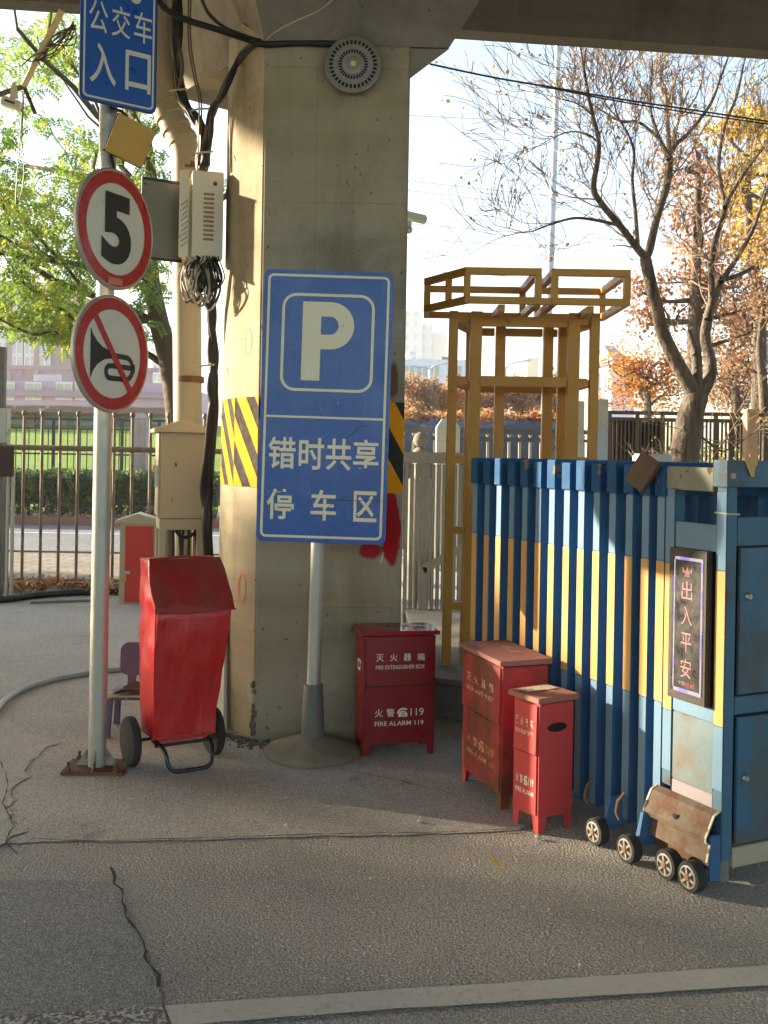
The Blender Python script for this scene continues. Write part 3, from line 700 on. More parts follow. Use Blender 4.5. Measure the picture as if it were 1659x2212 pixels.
def fire_box(label, O, rz, w, d, h, mb_, mlid, mtxt, mtxt2, tilt=0.0, oval=False, sticker=False, nums=True):
    t = thing('fire_extinguisher_box', label, 'fire extinguisher box', O, rz, 'fire extinguisher boxes by the pillar and the gate')
    L = lambda nm, mb, m, **k: build(nm, mb, m, t, world=False, **k)
    lg = .065; ex, ey, nx = V((1,0,0)), V((0,0,1)), V((0,-1,0))
    body = MB().span((0,0,lg), (w,d,h-.03))
    L('body', body, mb_, bevel=.003)
    for sx in (0,1):
        for sy in (0,1):
            x = .002 if sx == 0 else w-.002; y = .002 if sy == 0 else d-.002; dx = (1 if sx == 0 else -1); dy = (1 if sy == 0 else -1)
            f1 = [(x,y,lg),(x+dx*.045,y,lg),(x+dx*.030,y,0),(x,y,0)]; f2 = [(x,y,lg),(x,y+dy*.045,lg),(x,y+dy*.030,0),(x,y,0)]
            leg = MB().add([V(p) for p in f1] + [V(p)+V((0,dy*.002,0)) for p in f1], [(0,1,2,3),(7,6,5,4),(0,4,5,1),(1,5,6,2),(2,6,7,3),(3,7,4,0)])
            leg.add([V(p) for p in f2] + [V(p)+V((dx*.002,0,0)) for p in f2], [(0,1,2,3),(7,6,5,4),(0,4,5,1),(1,5,6,2),(2,6,7,3),(3,7,4,0)])
            L('leg', leg, mb_)
    lid = MB().hexa([(-.018,-.022,h-.022),(w+.018,-.022,h-.022),(w+.018,d+.012,h-.022),(-.018,d+.012,h-.022),(-.018,-.022,h),(w+.018,-.022,h),(w+.018,d+.012,h+.004),(-.018,d+.012,h+.004)])
    lo = L('lid', lid, mlid, bevel=.003)
    zm = lg + (h-lg)*.52
    dp = MB().hexa([(.012,-.012,zm),(w-.012,-.012,zm),(w-.012,-.001,zm),(.012,-.001,zm),(.012,-.007,h-.036),(w-.012,-.007,h-.036),(w-.012,-.001,h-.036),(.012,-.001,h-.036)])
    L('flap_door', dp, mb_, bevel=.0015)
    dl = MB().span((.012,-.006,lg+.012), (w-.012,-.001,zm-.006))
    L('lower_panel', dl, mb_, bevel=.0015)
    L('door_gap', MB().span((.012,-.004,zm-.0058),(w-.012,-.0005,zm-.0002)), M_BLACK)
    F0 = V((0,-.0135,0)); F1 = V((0,-.0075,0)); tx = MB()
    x0, x1 = w*.16, w*.84
    zt = lambda f: lg + (h-lg)*f
    cell('灭火器箱', x0, x1, zt(.735), zt(.80), w*.085, tx, F0, ex, ey, .0, .008)
    tx.glyph('FIRE EXTINGUISHER BOX', F0, ex, ey, (x0, zt(.665), x1, zt(.70)), 0, .006)
    L('lettering', tx, mtxt)
    t2 = MB()
    cell('火警', x0, x0+(x1-x0)*.40, zt(.245), zt(.315), w*.05, t2, F1, ex, ey, 0, .008)
    pa = (x0+(x1-x0)*.445, zt(.24), x0+(x1-x0)*.67, zt(.32))
    phone_icon(t2, F1, ex, ey, *pa, 0)
    t2.glyph('119', F1, ex, ey, (x0+(x1-x0)*.73, zt(.247), x1, zt(.312)), 0, .006)
    t2.glyph('FIRE ALARM 119' if nums else 'FIRE ALARM', F1, ex, ey, (x0, zt(.165), x1, zt(.205)), 0, .006)
    L('lettering', t2, mtxt2)
    dd = MB(); phone_dial(dd, F1, ex, ey, *pa, .001, 0)
    L('phone_dial', dd, mb_)
    sm = MB()
    cell('灭火器', w*.36, w*.7, 0, d*.18, w*.02, sm, V((0,d*.52,h+.0065)), V((1,0,0)), V((0,1,0)), 0, .01)
    L('lid_print', sm, M_WORN if mlid is not M_REDLID else M_CRACK)
    if oval:
        e_ = MB().flat(circ(0,0,1,28), V((w+.001, d*.5, lg+(h-lg)*.74)), V((0,d*.30,0)), V((0,0,d*.115)), 0)
        e_ = MB().flat([(d*.30*a, d*.115*b) for a, b in circ(0,0,1,28)], V((w+.0015, d*.5, lg+(h-lg)*.74)), V((0,1,0)), V((0,0,1)), 0)
        L('hand_hole', e_, paint('hole_dark', lin(14,12,12), .9))
        ov = MB().ring2([(d*.31*a, d*.125*b) for a, b in circ(0,0,1,28)], [(d*.285*a, d*.105*b) for a, b in circ(0,0,1,28)], V((w+.0015, d*.5, lg+(h-lg)*.74)), V((0,1,0)), V((0,0,1)), .001)
        L('hole_rim', ov, mb_)
    if sticker:
        L('side_sticker', MB().flat(rrect(d*.25,h*.66,d*.62,h*.75,.006), V((-.0015,d,0)), V((0,-1,0)), V((0,0,1)), 0), paint('sticker_white', lin(220,216,204), .5, .1, 20))
        L('sticker_mark', MB().flat([(d*.33,h*.675),(d*.54,h*.685),(d*.52,h*.735),(d*.36,h*.73)], V((-.002,d,0)), V((0,-1,0)), V((0,0,1)), 0), M_BLACK)
    return t
M_REDLID = paint('lid_red_gloss', lin(150, 30, 36), .14, .1, 4, bump=.05)
def box_pose(front_l, front_r):
    a, b = G(*front_l), G(*front_r); e = b-a; return a, math.atan2(e.y, e.x), e.length
o1, r1, w1 = box_pose((783,1637), (939,1631))
fire_box('bright red fire extinguisher box beside the parking sign foot', o1, r1+.035, w1, .21, .66, M_RED, M_REDLID, M_WHITE, M_WHITE, sticker=True)
o2, r2, w2 = box_pose((998,1686), (1082,1752))
fire_box('rusty red fire extinguisher box, the largest of three, against the folding gate', o2, r2, w2*1.0, .225, .672, M_REDOLD, M_LIDOLD, M_WORN, M_GOLD)
o3, r3, w3 = box_pose((1107,1775), (1154,1805))
bx3 = fire_box('narrow faded red fire extinguisher box with an oval hand hole', o3, r3+.12, w3, .185, .575, M_REDMID, M_LIDOLD, M_WORN, M_WHITE, oval=True, nums=False)
lab = MB().flat([(.012,.0),(.085,.0),(.085,.17),(.012,.17)], V((0,.005,.582)), V((1,0,0)), V((0,1,0)), 0)
build('lid_label', lab, paint('paper_label', lin(206,196,172), .7, .2, 30, chips=(lin(150,120,90), .42, 60)), bx3, world=False)
# ---------------------------------------------------------------- red covered shopping trolley
M_TARP = NT('tarp_red')
M_TARP.out(M_TARP.mix(M_TARP.ramp(M_TARP.noise(6,5,.6), .42,.7), lin(184,16,24), lin(164,26,28)), M_TARP.ramp(M_TARP.noise(9,3), .3,.7,(.26,)*3+(1,),(.46,)*3+(1,)),
           M_TARP.bump(M_TARP.noise(9,3,.5,M_TARP.mapped((1,1,.35),(0,.5,0))), .38, .03, M_TARP.bump(M_TARP.noise(300,2), .1, .001)), 0, .5)
M_TARPF = NT('tarp_red_faded')
M_TARPF.out(M_TARPF.mix(M_TARPF.ramp(M_TARPF.noise(5,5,.6), .35,.65), lin(152,30,28), lin(134,60,46)), .38, M_TARPF.bump(M_TARPF.noise(7,3), .5, .03), 0, .5)
M_CHROME = paint('frame_dark_steel', lin(60,60,62), .3, .1, 12, metal=.6)
c0 = P(337, 1590, 5.12); CA = math.radians(31)
cart = thing('shopping_trolley', 'two-wheeled trolley with a tall red tarpaulin cover beside the sign pole', 'shopping trolley', (c0.x, c0.y, 0), CA)
def L4(nm, mb, m, par=None, **k): return build(nm, mb, m, par or cart, world=False, **k)
def loft(rings, jit=0, seed=0, sub=10, mi=0):
    mb = MB(); n = None
    for ri, (z, x0, x1, y0, y1, bul) in enumerate(rings):
        pts = []
        cs = [(x0,y0),(x1,y0),(x1,y1),(x0,y1)]
        for k in range(4):
            a, b = cs[k], cs[(k+1) % 4]
            for j in range(sub):
                f = j/sub; x = a[0]+(b[0]-a[0])*f; y = a[1]+(b[1]-a[1])*f
                bl_ = bul*math.sin(math.pi*f); nx_, ny_ = ((0,-1),(1,0),(0,1),(-1,0))[k]
                q = V((x+nx_*bl_, y+ny_*bl_, z)); nv = noise.noise_vector(q*11 + V((seed,0,0)))*jit
                pts.append(q + V((nv.x, nv.y, nv.z*.3)))
        mb.v += pts; n = len(pts)
    for i in range(len(rings)-1):
        for j in range(n): mb.f.append([i*n+j, i*n+(j+1) % n, (i+1)*n+(j+1) % n, (i+1)*n+j]); mb.m.append(mi)
    mb.f.append(list(range(n))[::-1]); mb.m.append(mi); mb.f.append([(len(rings)-1)*n+j for j in range(n)]); mb.m.append(mi)
    return mb
rg_ = []
for i in range(15):
    f = i/14; z = .165 + .625*f
    rg_.append((z, -.004-.006*math.sin(3*f), .305+.085*f, .0+.006*math.sin(5*f), .22+.04*f, .002+.005*math.sin(math.pi*f)))
for i in range(1,9):
    f = i/8; z = .79 + .24*f
    rg_.append((z, -.012+.010*f, .392-.02*f, .008+.15*f**1.15, .26+.012*f, .003))
L4('cover', loft(rg_, .007, 2.0), M_TARP.mat, smooth=50)
hd = []
for i in range(10):
    f = i/9; z = .782 + .252*f; y = -.016+.15*f**1.15
    hd.append((z, -.016+.010*f, .398-.022*f, y, y+.018+.006*math.sin(3.1*f), .002+.010*math.sin(math.pi*f)))
L4('hood', loft(hd, .006, 6.0), M_TARPF.mat, smooth=50)
L4('top_seam', MB().tube([(-.004,.14,1.034),(.18,.128,1.046),(.372,.14,1.030)], .007, 6), M_TARPF.mat, smooth=60)
L4('corner_seam', MB().tube([(-.007,-.004,.17),(-.014,.0,.45),(-.012,-.006,.78)], .004, 6), M_TARP.mat, smooth=60)
L4('hood_hem', MB().tube([(-.012,-.014,.786),(.18,-.020,.780),(.405,-.018,.783),(.400,.05,.785)], .004, 6), M_TARPF.mat, smooth=60)
L4('hem', MB().tube([(-.01,.22,.17),(-.008,-.006,.168),(.308,-.006,.166),(.31,.22,.168)], .006, 6), M_TARP.mat, smooth=60)
L4('liner', MB().span((.02,.02,.135),(.29,.21,.168)), paint('liner_pink_red', lin(190,50,54), .6, .1, 6), bevel=.01)
def fil(pts, r, n=5):
    pts = [V(p) for p in pts]; out = [pts[0]]
    for i in range(1, len(pts)-1):
        a, b, c = pts[i-1], pts[i], pts[i+1]; d1 = (a-b).normalized()*min(r,(a-b).length*.45); d2 = (c-b).normalized()*min(r,(c-b).length*.45)
        for k in range(n+1):
            u_ = k/n; out.append((b+d1)*(1-u_)**2 + b*2*u_*(1-u_) + (b+d2)*u_**2)
    out.append(pts[-1]); return out
L4('stand_frame', MB().tube(fil([(.02,.10,.13),(.035,-.03,.125),(.05,-.07,.012),(.27,-.07,.012),(.285,-.03,.125),(.29,.10,.13)], .05), .0105, 10), M_CHROME, smooth=60)
L4('cross_bar', MB().tube([(.0,.01,.128),(.30,.01,.128)], .009, 8), M_BLACK, smooth=60)
L4('axle', MB().tube([(-.075,.16,.125),(.365,.16,.125)], .008, 8), M_CHROME, smooth=60)
for sx in (-.075, .365):
    cw = V((sx,.16,.125)); W = MB().lathe([(.092,-.018),(.118,-.020),(.124,-.012),(.124,.012),(.118,.020),(.092,.018)], cw, (1,0,0), 36)
    wo_ = L4('wheel', W, M_RUBBER, smooth=40)
    hb = MB().lathe([(.094,-.010),(.084,-.014),(.084,.014),(.094,.010)], cw, (1,0,0), 30).lathe([(.03,-.016),(.03,.016)], cw, (1,0,0), 16)
    for k in range(6):
        a = k*math.pi/3; d = V((0,math.cos(a),math.sin(a))); hb.bar(cw+d*.025, cw+d*.088, .016, .012, (1,0,0))
    rm = build('rim', hb, M_BLACK, wo_, world=False)
L4('handle', MB().tube(fil([(.05,.30,.13),(.05,.31,1.0),(.29,.31,1.0),(.29,.30,.13)], .05), .010, 8), M_CHROME, smooth=60)

# ---------------------------------------------------------------- small purple chair with scraps on it
M_PURP = paint('chair_purple', lin(112, 74, 98), .5, .1, 5)
q = G(236, 1594)
chair = thing('child_chair', 'small purple plastic child chair behind the red trolley', 'chair', q, math.radians(4))
LC = lambda nm, mb, m, **k: build(nm, mb, m, chair, world=False, **k)
LC('seat', MB().prism(rrect(-.02,0,.29,.28,.05), (0,0,.205), V((1,0,0)), V((0,1,0)), .022), M_PURP, bevel=.006)
bk = rrect(.0,.285,.28,.47,.05); 
ob = MB().prism(bk, (0,.27,0), V((1,0,0)), V((0,.12,.992)), .014).hexa([(.05,.262,.22),(.09,.262,.22),(.09,.28,.22),(.05,.28,.22),(.045,.29,.30),(.10,.29,.30),(.10,.306,.30),(.045,.306,.30)]).hexa([(.19,.262,.22),(.23,.262,.22),(.23,.28,.22),(.19,.28,.22),(.18,.29,.30),(.235,.29,.30),(.235,.306,.30),(.18,.306,.30)])
LC('backrest', ob, M_PURP, bevel=.004)
M_PURPL = paint('chair_leg_purple', lin(96,84,110), .5, .1, 5)
for x, y in ((.0,.01),(.27,.01),(.0,.27),(.27,.27)):
    sx = -.012 if x < .1 else .012; sy = -.012 if y < .1 else .02
    LC('leg', MB().bar((x+sx,y+sy,0), (x,y,.21), .034, .030), M_PURPL, bevel=.004)
cb_ = thing('cardboard_scrap', 'folded brown cardboard scrap on the seat of the purple chair', 'cardboard', q + V((0,0,.228)))
cm = MB().add([(0,.02,.004),(.07,.0,.05),(.20,.03,.008),(.19,.20,.006),(.09,.19,.05),(.02,.2,.006)], [(0,1,4,5),(1,2,3,4)])
cm.add([V(p)+V((0,0,-.003)) for p in ((0,.02,.004),(.07,.0,.05),(.20,.03,.008),(.19,.20,.006),(.09,.19,.05),(.02,.2,.006))], [(5,4,1,0),(4,3,2,1)])
build('sheet', cm, paint('cardboard_brown', lin(112,76,56), .85, .15, 9), cb_, world=False)
build('liner', MB().hexa([(-.02,-.02,0),(.28,-.02,0),(.28,.1,0),(-.02,.1,0),(-.02,-.02,.008),(.28,-.02,.008),(.28,.1,.004),(-.02,.1,.004)]), paint('cardboard_pale', lin(186,166,140), .85, .15, 9), cb_, world=False)
build('string', MB().tube([(-.02,-.024,.012),(.1,.02,.016),(.17,.06,.02),(.26,.07,.016)], .0025, 5).tube([(.10,-.02,.01),(.09,-.03,-.05)], .002, 4), M_CABLEW, cb_, world=False)

# ---------------------------------------------------------------- hoses, pipes and boards on the ground
def smooth_path(pts, n=6):
    pts = [V(p) for p in pts]; out = []
    for i in range(len(pts)-1):
        p0 = pts[max(i-1,0)]; p1 = pts[i]; p2 = pts[i+1]; p3 = pts[min(i+2,len(pts)-1)]
        for k in range(n):
            t_ = k/n; out.append(.5*((2*p1) + (p2-p0)*t_ + (2*p0-5*p1+4*p2-p3)*t_*t_ + (3*p1-p0-3*p2+p3)*t_**3))
    out.append(pts[-1]); return out
hp = [G(*p) + V((0,0,.02)) for p in ((420,1452),(300,1450),(235,1455),(180,1463),(120,1474),(60,1492),(20,1514),(-8,1545),(-40,1600))]
tag(build('garden_hose', MB().tube(smooth_path(hp), .019, 10), paint('hose_grey', lin(150,152,150), .4, .15, 9), smooth=60), 'grey hose curving over the ground left of the sign pole', 'hose')
hp = [G(*p) + V((0,0,.035)) for p in ((-330,1318),(-60,1306),(0,1303),(80,1293),(160,1287),(250,1284),(330,1283))]
tag(build('black_pipe', MB().tube(smooth_path(hp), .035, 10), M_BLACK, smooth=60), 'thick black pipe lying along the foot of the barred fence', 'pipe')
a, b = G(66, 1303), G(215, 1298)
tag(build('flat_board', MB().bar(a+V((0,0,.014)), b+V((0,0,.014)), .09, .02), paint('board_grey', lin(120,114,106), .7, .2, 4)), 'flat grey board on the ground in front of the black pipe', 'board')
a = G(478, 1583)
bd = MB().hexa([V((a.x-.10,a.y+.16,0)), V((a.x+.01,a.y+.02,0)), V((a.x+.025,a.y+.04,0)), V((a.x-.085,a.y+.18,0)), V((a.x-.10,a.y+.24,.8)), V((a.x-.005,a.y+.12,.8)), V((a.x+.005,a.y+.135,.8)), V((a.x-.09,a.y+.255,.8))])
tag(build('leaning_board', bd, paint('board_white', lin(206,202,190), .6, .08, 5), bevel=.002), 'pale board leaning on the pillar behind the red trolley', 'board')

# ---------------------------------------------------------------- electrical cabinets, boxes and pipes left of the pillar
cc = P(345, 1110, 6.75); CAa = math.radians(16)
cab = thing('electrical_cabinet', 'tall beige electrical cabinet with a gabled lid on legs', 'electrical cabinet', (cc.x, cc.y, 0), CAa)
LB = lambda nm, mb, m, par=None, **k: build(nm, mb, m, par or cab, world=False, **k)
cw_, cd_ = .285, .33; cz0, cz1 = 1.14, 1.70
LB('body', MB().span((0,0,cz0),(cw_,cd_,cz1)), M_BEIGE, bevel=.004)
LB('side_door', MB().span((-.012,.012,cz0+.01),(-.0005,cd_-.012,cz1-.006)), M_BEIGE, bevel=.003)
LB('lid', MB().prism([(-.045,0),(cw_+.045,0),(cw_+.045,.022),(cw_/2,.085),(-.045,.022)], (0,-.045,cz1), V((1,0,0)), V((0,0,1)), 0, 0, cd_+.09).prism([(-.045,0),(cw_+.045,0),(cw_+.045,.022),(cw_/2,.085),(-.045,.022)], (0,-.045,cz1), V((1,0,0)), V((0,0,1)), .001), M_BEIGE, bevel=.002)
LB('apron', MB().span((0,.004,cz0-.075),(cw_,cd_-.004,cz0-.004)), M_BEIGE, bevel=.003)
for x, y in ((.0,.004),(cw_-.042,.004),(.0,cd_-.046),(cw_-.042,cd_-.046)):
    LB('leg', MB().span((x,y,0),(x+.042,y+.042,cz0-.072)), M_BEIGE, bevel=.003)
LB('latch', MB().span((-.030,.05,cz0+.20),(-.012,.08,cz0+.34)), M_STEEL, bevel=.003)
pk = LB('padlock', MB().span((-.045,.055,cz0+.30),(-.014,.085,cz0+.345)), M_BRASS, bevel=.004)
LB('shackle', MB().tube([(-.03,.062,cz0+.345),(-.03,.062,cz0+.375),(-.03,.08,cz0+.375),(-.03,.08,cz0+.345)], .004, 6), M_STEEL, pk)
LB('scuff', MB().flat([(.088,cz0+.355),(.10,cz0+.365),(.108,cz0+.352),(.10,cz0+.33),(.094,cz0+.342)][::-1], (0,-.0,0), V((1,0,0)), V((0,0,1)), .0015).flat([(.07,cz0+.12),(.082,cz0+.13),(.078,cz0+.11)][::-1], (0,0,0), V((1,0,0)), V((0,0,1)), .0015), M_RUST)
cbm = MB()
for k in range(5):
    x = .10+.035*k; cbm.tube(smooth_path([(x,.16,cz0-.02),(x+.02*math.sin(k*2),.12,.8),(x-.02,.18,.4),(x,.16,0)]), .011, 6)
cbm.tube(smooth_path([(.09,.1,cz0-.05),(.16,.08,cz0-.13),(.26,.1,cz0-.09),(.36,.2,cz0-.02)]), .013, 6)
LB('cable', cbm, M_CABLE, smooth=60)

cc = G(268, 1303); rcab = thing('meter_cabinet', 'low cabinet with a red door, gabled lid and brass padlock by the barred fence', 'cabinet', cc, math.radians(9))
LR = lambda nm, mb, m, par=None, **k: build(nm, mb, m, par or rcab, world=False, **k)
M_CABG = paint('cabinet_grey_beige', lin(176,166,140), .55, .12, 4)
w_, d_, h_ = .34, .26, .82
LR('body', MB().span((-.05,0,0),(w_,d_,h_)), M_CABG, bevel=.003)
LR('door', MB().span((.005,-.014,.012),(w_-.055,-.0005,h_-.03)), paint('cabinet_red_door', lin(196,54,42), .5, .12, 2.5, streak=(lin(150,56,44), .36, 3)), bevel=.003)
LR('lid', MB().prism([(-.10,0),(w_+.05,0),(w_+.05,.02),(w_*.38,.10),(-.10,.02)], (0,-.04,h_), V((1,0,0)), V((0,0,1)), .0, 0, d_+.08).prism([(-.10,0),(w_+.05,0),(w_+.05,.02),(w_*.38,.10),(-.10,.02)], (0,-.04,h_), V((1,0,0)), V((0,0,1)), .001), M_CABG, bevel=.002)
LR('hasp', MB().span((-.035,-.026,.30),(.06,-.015,.33)), M_STEEL, bevel=.002)
pk = LR('padlock', MB().span((-.022,-.05,.225),(.022,-.028,.285)), M_BRASS, bevel=.004)
LR('shackle', MB().tube(fil([(-.012,-.04,.285),(-.012,-.04,.318),(.012,-.04,.318),(.012,-.04,.285)], .01), .004, 6), M_STEEL, pk)

# vented box and its side plate on the pillar
v0 = P(414, 555, 6.05); v1 = P(484, 368, 6.05); zb, zt_ = v0.z, v1.z
vb = thing('junction_box', 'ivory vented junction box hung on the side of the pillar', 'junction box', (v0.x, v0.y, zb), math.radians(14))
LV = lambda nm, mb, m, par=None, **k: build(nm, mb, m, par or vb, world=False, **k)
bw, bh = v1.x-v0.x, zt_-zb
LV('front_cover', MB().span((0,0,0),(bw,.11,bh)), M_IVORY, bevel=.005)
LV('back_case', MB().span((-.06,.112,.02),(bw+.01,.22,bh-.02)), M_IVORY, bevel=.004)
LV('return_edge', MB().hexa([(-.075,.02,.0),(-.02,.0,.0),(-.02,.02,.0),(-.06,.05,.0),(-.075,.02,bh),(-.02,.0,bh),(-.02,.02,bh),(-.06,.05,bh)]), M_IVORY, bevel=.002)
vs_ = MB()
for k in range(11): vs_.prism(rrect(bw*.36, bh*.20+k*bh*.052, bw*.70, bh*.20+k*bh*.052+bh*.026, .004), (0,-.0,0), V((1,0,0)), V((0,0,1)), .005)
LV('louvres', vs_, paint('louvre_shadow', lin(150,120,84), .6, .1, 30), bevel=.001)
LV('knob', MB().lathe([(.012,0),(.012,.008),(.006,.010)], (bw*.72,0,bh*.86), (0,-1,0), 12), M_RUST)
wr = MB(); rnd = random.Random(11)
for k in range(9):
    z = bh*.05+k*.03; wr.tube(smooth_path([(-.02,.06,z),(-.05-.02*rnd.random(),.02,z+.03),(-.03,.0,z+.06),(-.045,.05,z+.08)]), .004, 5)
LV('loose_wires', wr, M_CABLEW)
p0, p1 = P(304, 556, 6.02), P(396, 397, 6.14)
pt = thing('cover_plate', 'flat olive cover plate standing out from the junction box behind the speed sign', 'plate', (p0.x, p0.y, p0.z))
YL, YR = 6.02, 6.14
build('plate', MB().hexa([V((p0.x,YL,p0.z)), V((p1.x,YR,p0.z)), V((p1.x-.01,YR+.03,p0.z)), V((p0.x-.01,YL+.03,p0.z)), V((p0.x,YL,p1.z)), V((p1.x,YR,p1.z)), V((p1.x-.01,YR+.03,p1.z)), V((p0.x-.01,YL+.03,p1.z))]), M_OLIVE, pt, bevel=.002)
for fx in (.08,.92):
    for fz in (.07,.93): build('screw', MB().ball(V((p0.x+(p1.x-p0.x)*fx, YL+(YR-YL)*fx-.003, p0.z+(p1.z-p0.z)*fz)), .008, 0, (1,.5,1), 8, 4), M_RUST, pt)
for z in (p0.z, p1.z): build('edge_channel', MB().bar(V((p0.x,YL-.004,z)), V((p1.x,YR-.004,z)), .012, .014), M_BLACK, pt)

# drainpipe with its double bend
M_PVC = paint('drainpipe_grey', lin(150,140,118), .55, .12, 2.5, streak=(lin(120,92,62), .26, 4), bump=.1)
dY = 7.35; a0 = P(404, 1100, dY)
dp_ = thing('drainpipe', 'fat grey drainpipe with rusty straps and a bend under the cap', 'drainpipe', (a0.x, dY, 0))
top = P(402, 318, dY); e1 = P(348, 215, dY+.05); e2 = P(348, -160, dY+.05)
build('pipe', MB().tube(fil([V((a0.x,dY,0)), V((a0.x,dY,1.6)), top, e1, e2], .10, 6), .1, 24), M_PVC, dp_, smooth=50)
for z in (top.z-.12, 1.05): build('joint', MB().lathe([(.101,-.03),(.111,-.028),(.111,.028),(.101,.03)], V((a0.x,dY,z)), (0,0,1), 28, 0, False), M_PVC, dp_, smooth=40)
for f in (.15,.4,.65,.9): build('joint', MB().lathe([(.100,-.02),(.109,-.018),(.109,.018),(.100,.02)], top.lerp(e1, f), e1-top, 28, 0, False), M_PVC, dp_, smooth=40)
for py in (362, 820):
    z = P(404, py, dY).z
    build('strap', MB().lathe([(.101,-.022),(.106,-.02),(.106,.02),(.101,.022)], V((a0.x,dY,z)), (0,0,1), 28, 0, False).box((a0.x+.02,dY-.108,z), (.03,.015,.03)), M_RUST, dp_, smooth=40)

# cables: the bundle beside the pillar, the tangle under the box, the runs under the cap
rnd = random.Random(21)
cbun = thing('cable_bundle', 'bundle of black and brown cables running down beside the pillar', 'cables', P(440, 700, 6.3))
def jitter(pts, r): return [p + V((rnd.uniform(-r,r), rnd.uniform(-r,r), rnd.uniform(-r,r)*.5)) for p in pts]
blk, brn = MB(), MB()
for k in range(13):
    base = [P(x+rnd.uniform(-9,9), y, Yd+rnd.uniform(-.05,.05)) for x, y, Yd in ((378,-60,6.2),(382,60,6.2),(386,140,6.25),(394,210,6.3),(420,250,6.3),(440,300,6.28),(436,350,6.25),(432,400,6.2))]
    (blk if k % 4 else brn).tube(smooth_path(jitter(base,.008)), rnd.choice((.006,.008,.012)), 6)
for k in range(7):
    base = [P(x+rnd.uniform(-6,6), y, Yd) for x, y, Yd in ((560,88,5.75),(525,120,5.9),(500,165,5.95),(478,205,6.0),(462,235,6.1),(452,290,6.15),(446,360,6.15))]
    (blk if k % 3 else brn).tube(smooth_path(jitter(base,.008)), rnd.choice((.008,.012,.017)), 6)
for k in range(9):
    base = [P(x+rnd.uniform(-7,7), y, Yd) for x, y, Yd in ((458,560,6.1),(452,620,6.15),(456,680,6.2),(462,760,6.25),(460,830,6.25),(458,900,6.3),(452,980,6.4),(446,1060,6.6),(448,1140,6.6),(456,1260,6.7))]
    blk.tube(smooth_path(jitter(base,.006)), rnd.choice((.012,.017,.022)), 7)
for k in range(2):
    base = [P(x+k*5, y, Yd) for x, y, Yd in ((410,-60,6.2),(407,80,6.2),(420,170,6.2),(430,215,6.2),(430,300,6.2),(426,380,6.2))]
    brn.tube(smooth_path(base), .005, 5)
build('black_cables', blk, M_CABLE, cbun, smooth=60); build('brown_cables', brn, M_CABLEB, cbun, smooth=60)
ti = MB()
for (x, y, Yd) in ((384,195,6.25),(432,237,6.1),(440,330,6.15),(444,790,6.2)):
    c_ = P(x, y, Yd-.05); ti.tube([c_+V((-.05,0,-.005)), c_+V((.0,-.012,0)), c_+V((.055,0,.008))], .006, 6)
build('cable_tie', ti, M_CABLEW, cbun)
tang = thing('cable_tangle', 'tangle of pale and dark wire loops hanging under the junction box', 'cables', P(440, 560, 6.05))
tw_, tb_ = MB(), MB()
for k in range(26):
    x = rnd.uniform(405,468); w2 = rnd.uniform(8,34); dep = rnd.uniform(60,118); yy = 556+rnd.uniform(-4,8)
    base = [P(x, yy, 6.03+rnd.uniform(-.05,.08)), P(x-w2*.8, yy+dep*.45, 6.02+rnd.uniform(-.06,.06)), P(x-w2*.1, yy+dep*.95, 6.03), P(x+w2*.7, yy+dep*.6, 6.02+rnd.uniform(-.05,.05)), P(x+w2*.2, yy, 6.05)]
    for p_ in base: p_.x = min(max(p_.x, -1.2), -.93)
    (tb_ if k % 3 else tw_).tube(smooth_path(base), rnd.choice((.004,.005,.007)), 5)
build('dark_loops', tb_, M_CABLE, tang, smooth=60); build('pale_loops', tw_, M_CABLEW, tang, smooth=60)
def cable(name, label, px, r, m=M_CABLE, sag=False):
    pts = [P(x, y, d) for x, y, d in px]
    return tag(build(name, MB().tube(smooth_path(pts), r, 7), m, smooth=60), label, 'cable')
cable('overhead_cable', 'thick black cable slung from the left across to the pillar top', ((335,-30,5.3),(352,14,5.4),(400,42,5.5),(470,64,5.6),(530,84,5.66),(570,96,5.70),(640,93,5.71),(728,95,5.70)), .018)
cable('overhead_cable', 'thinner black cable dropping from the top edge to the cap corner', ((425,-40,5.4),(445,20,5.4),(480,56,5.5),(520,74,5.6),(556,86,5.68)), .010)
cable('thin_wire', 'thin grey wire hanging from the cap to the cable corner', ((730,-10,4.9),(690,22,5.0),(640,45,5.2),(600,66,5.4),(575,86,5.62)), .003, M_CABLEW)
cable('service_cable', 'dark service cable slung from behind the pillar to the bare tree', ((928,138,10.0),(1060,166,10.3),(1200,190,10.6),(1340,214,10.9),(1500,238,11.2),(1660,262,11.5),(1800,280,11.8)), .010)
cable('service_cable', 'second dark service cable running just under the first towards the tree', ((1170,186,10.6),(1300,212,10.9),(1440,236,11.1),(1660,268,11.6),(1800,288,11.8)), .008)

# white street camera behind the pillar
q = P(898, 470, 8.4)
cmr = thing('security_camera', 'pale security camera poking out behind the right edge of the pillar', 'security camera', q)
build('housing', MB().box(q, (.19,.12,.055), 0, Matrix.Rotation(.22,3,'Y')), paint('camera_shell_pale_green', lin(186,200,192), .5, .08, 6), cmr, bevel=.012)
build('mount', MB().box(q+V((-.05,0,-.06)), (.04,.04,.06)).ball(q+V((-.05,0,-.10)), .03), M_GALV, cmr, smooth=50)
build('arm', MB().tube([q+V((-.05,0,-.09)), q+V((-.25,-.1,-.09)), V((.10,7.3,q.z-.05))], .015, 8), M_GALV, cmr)

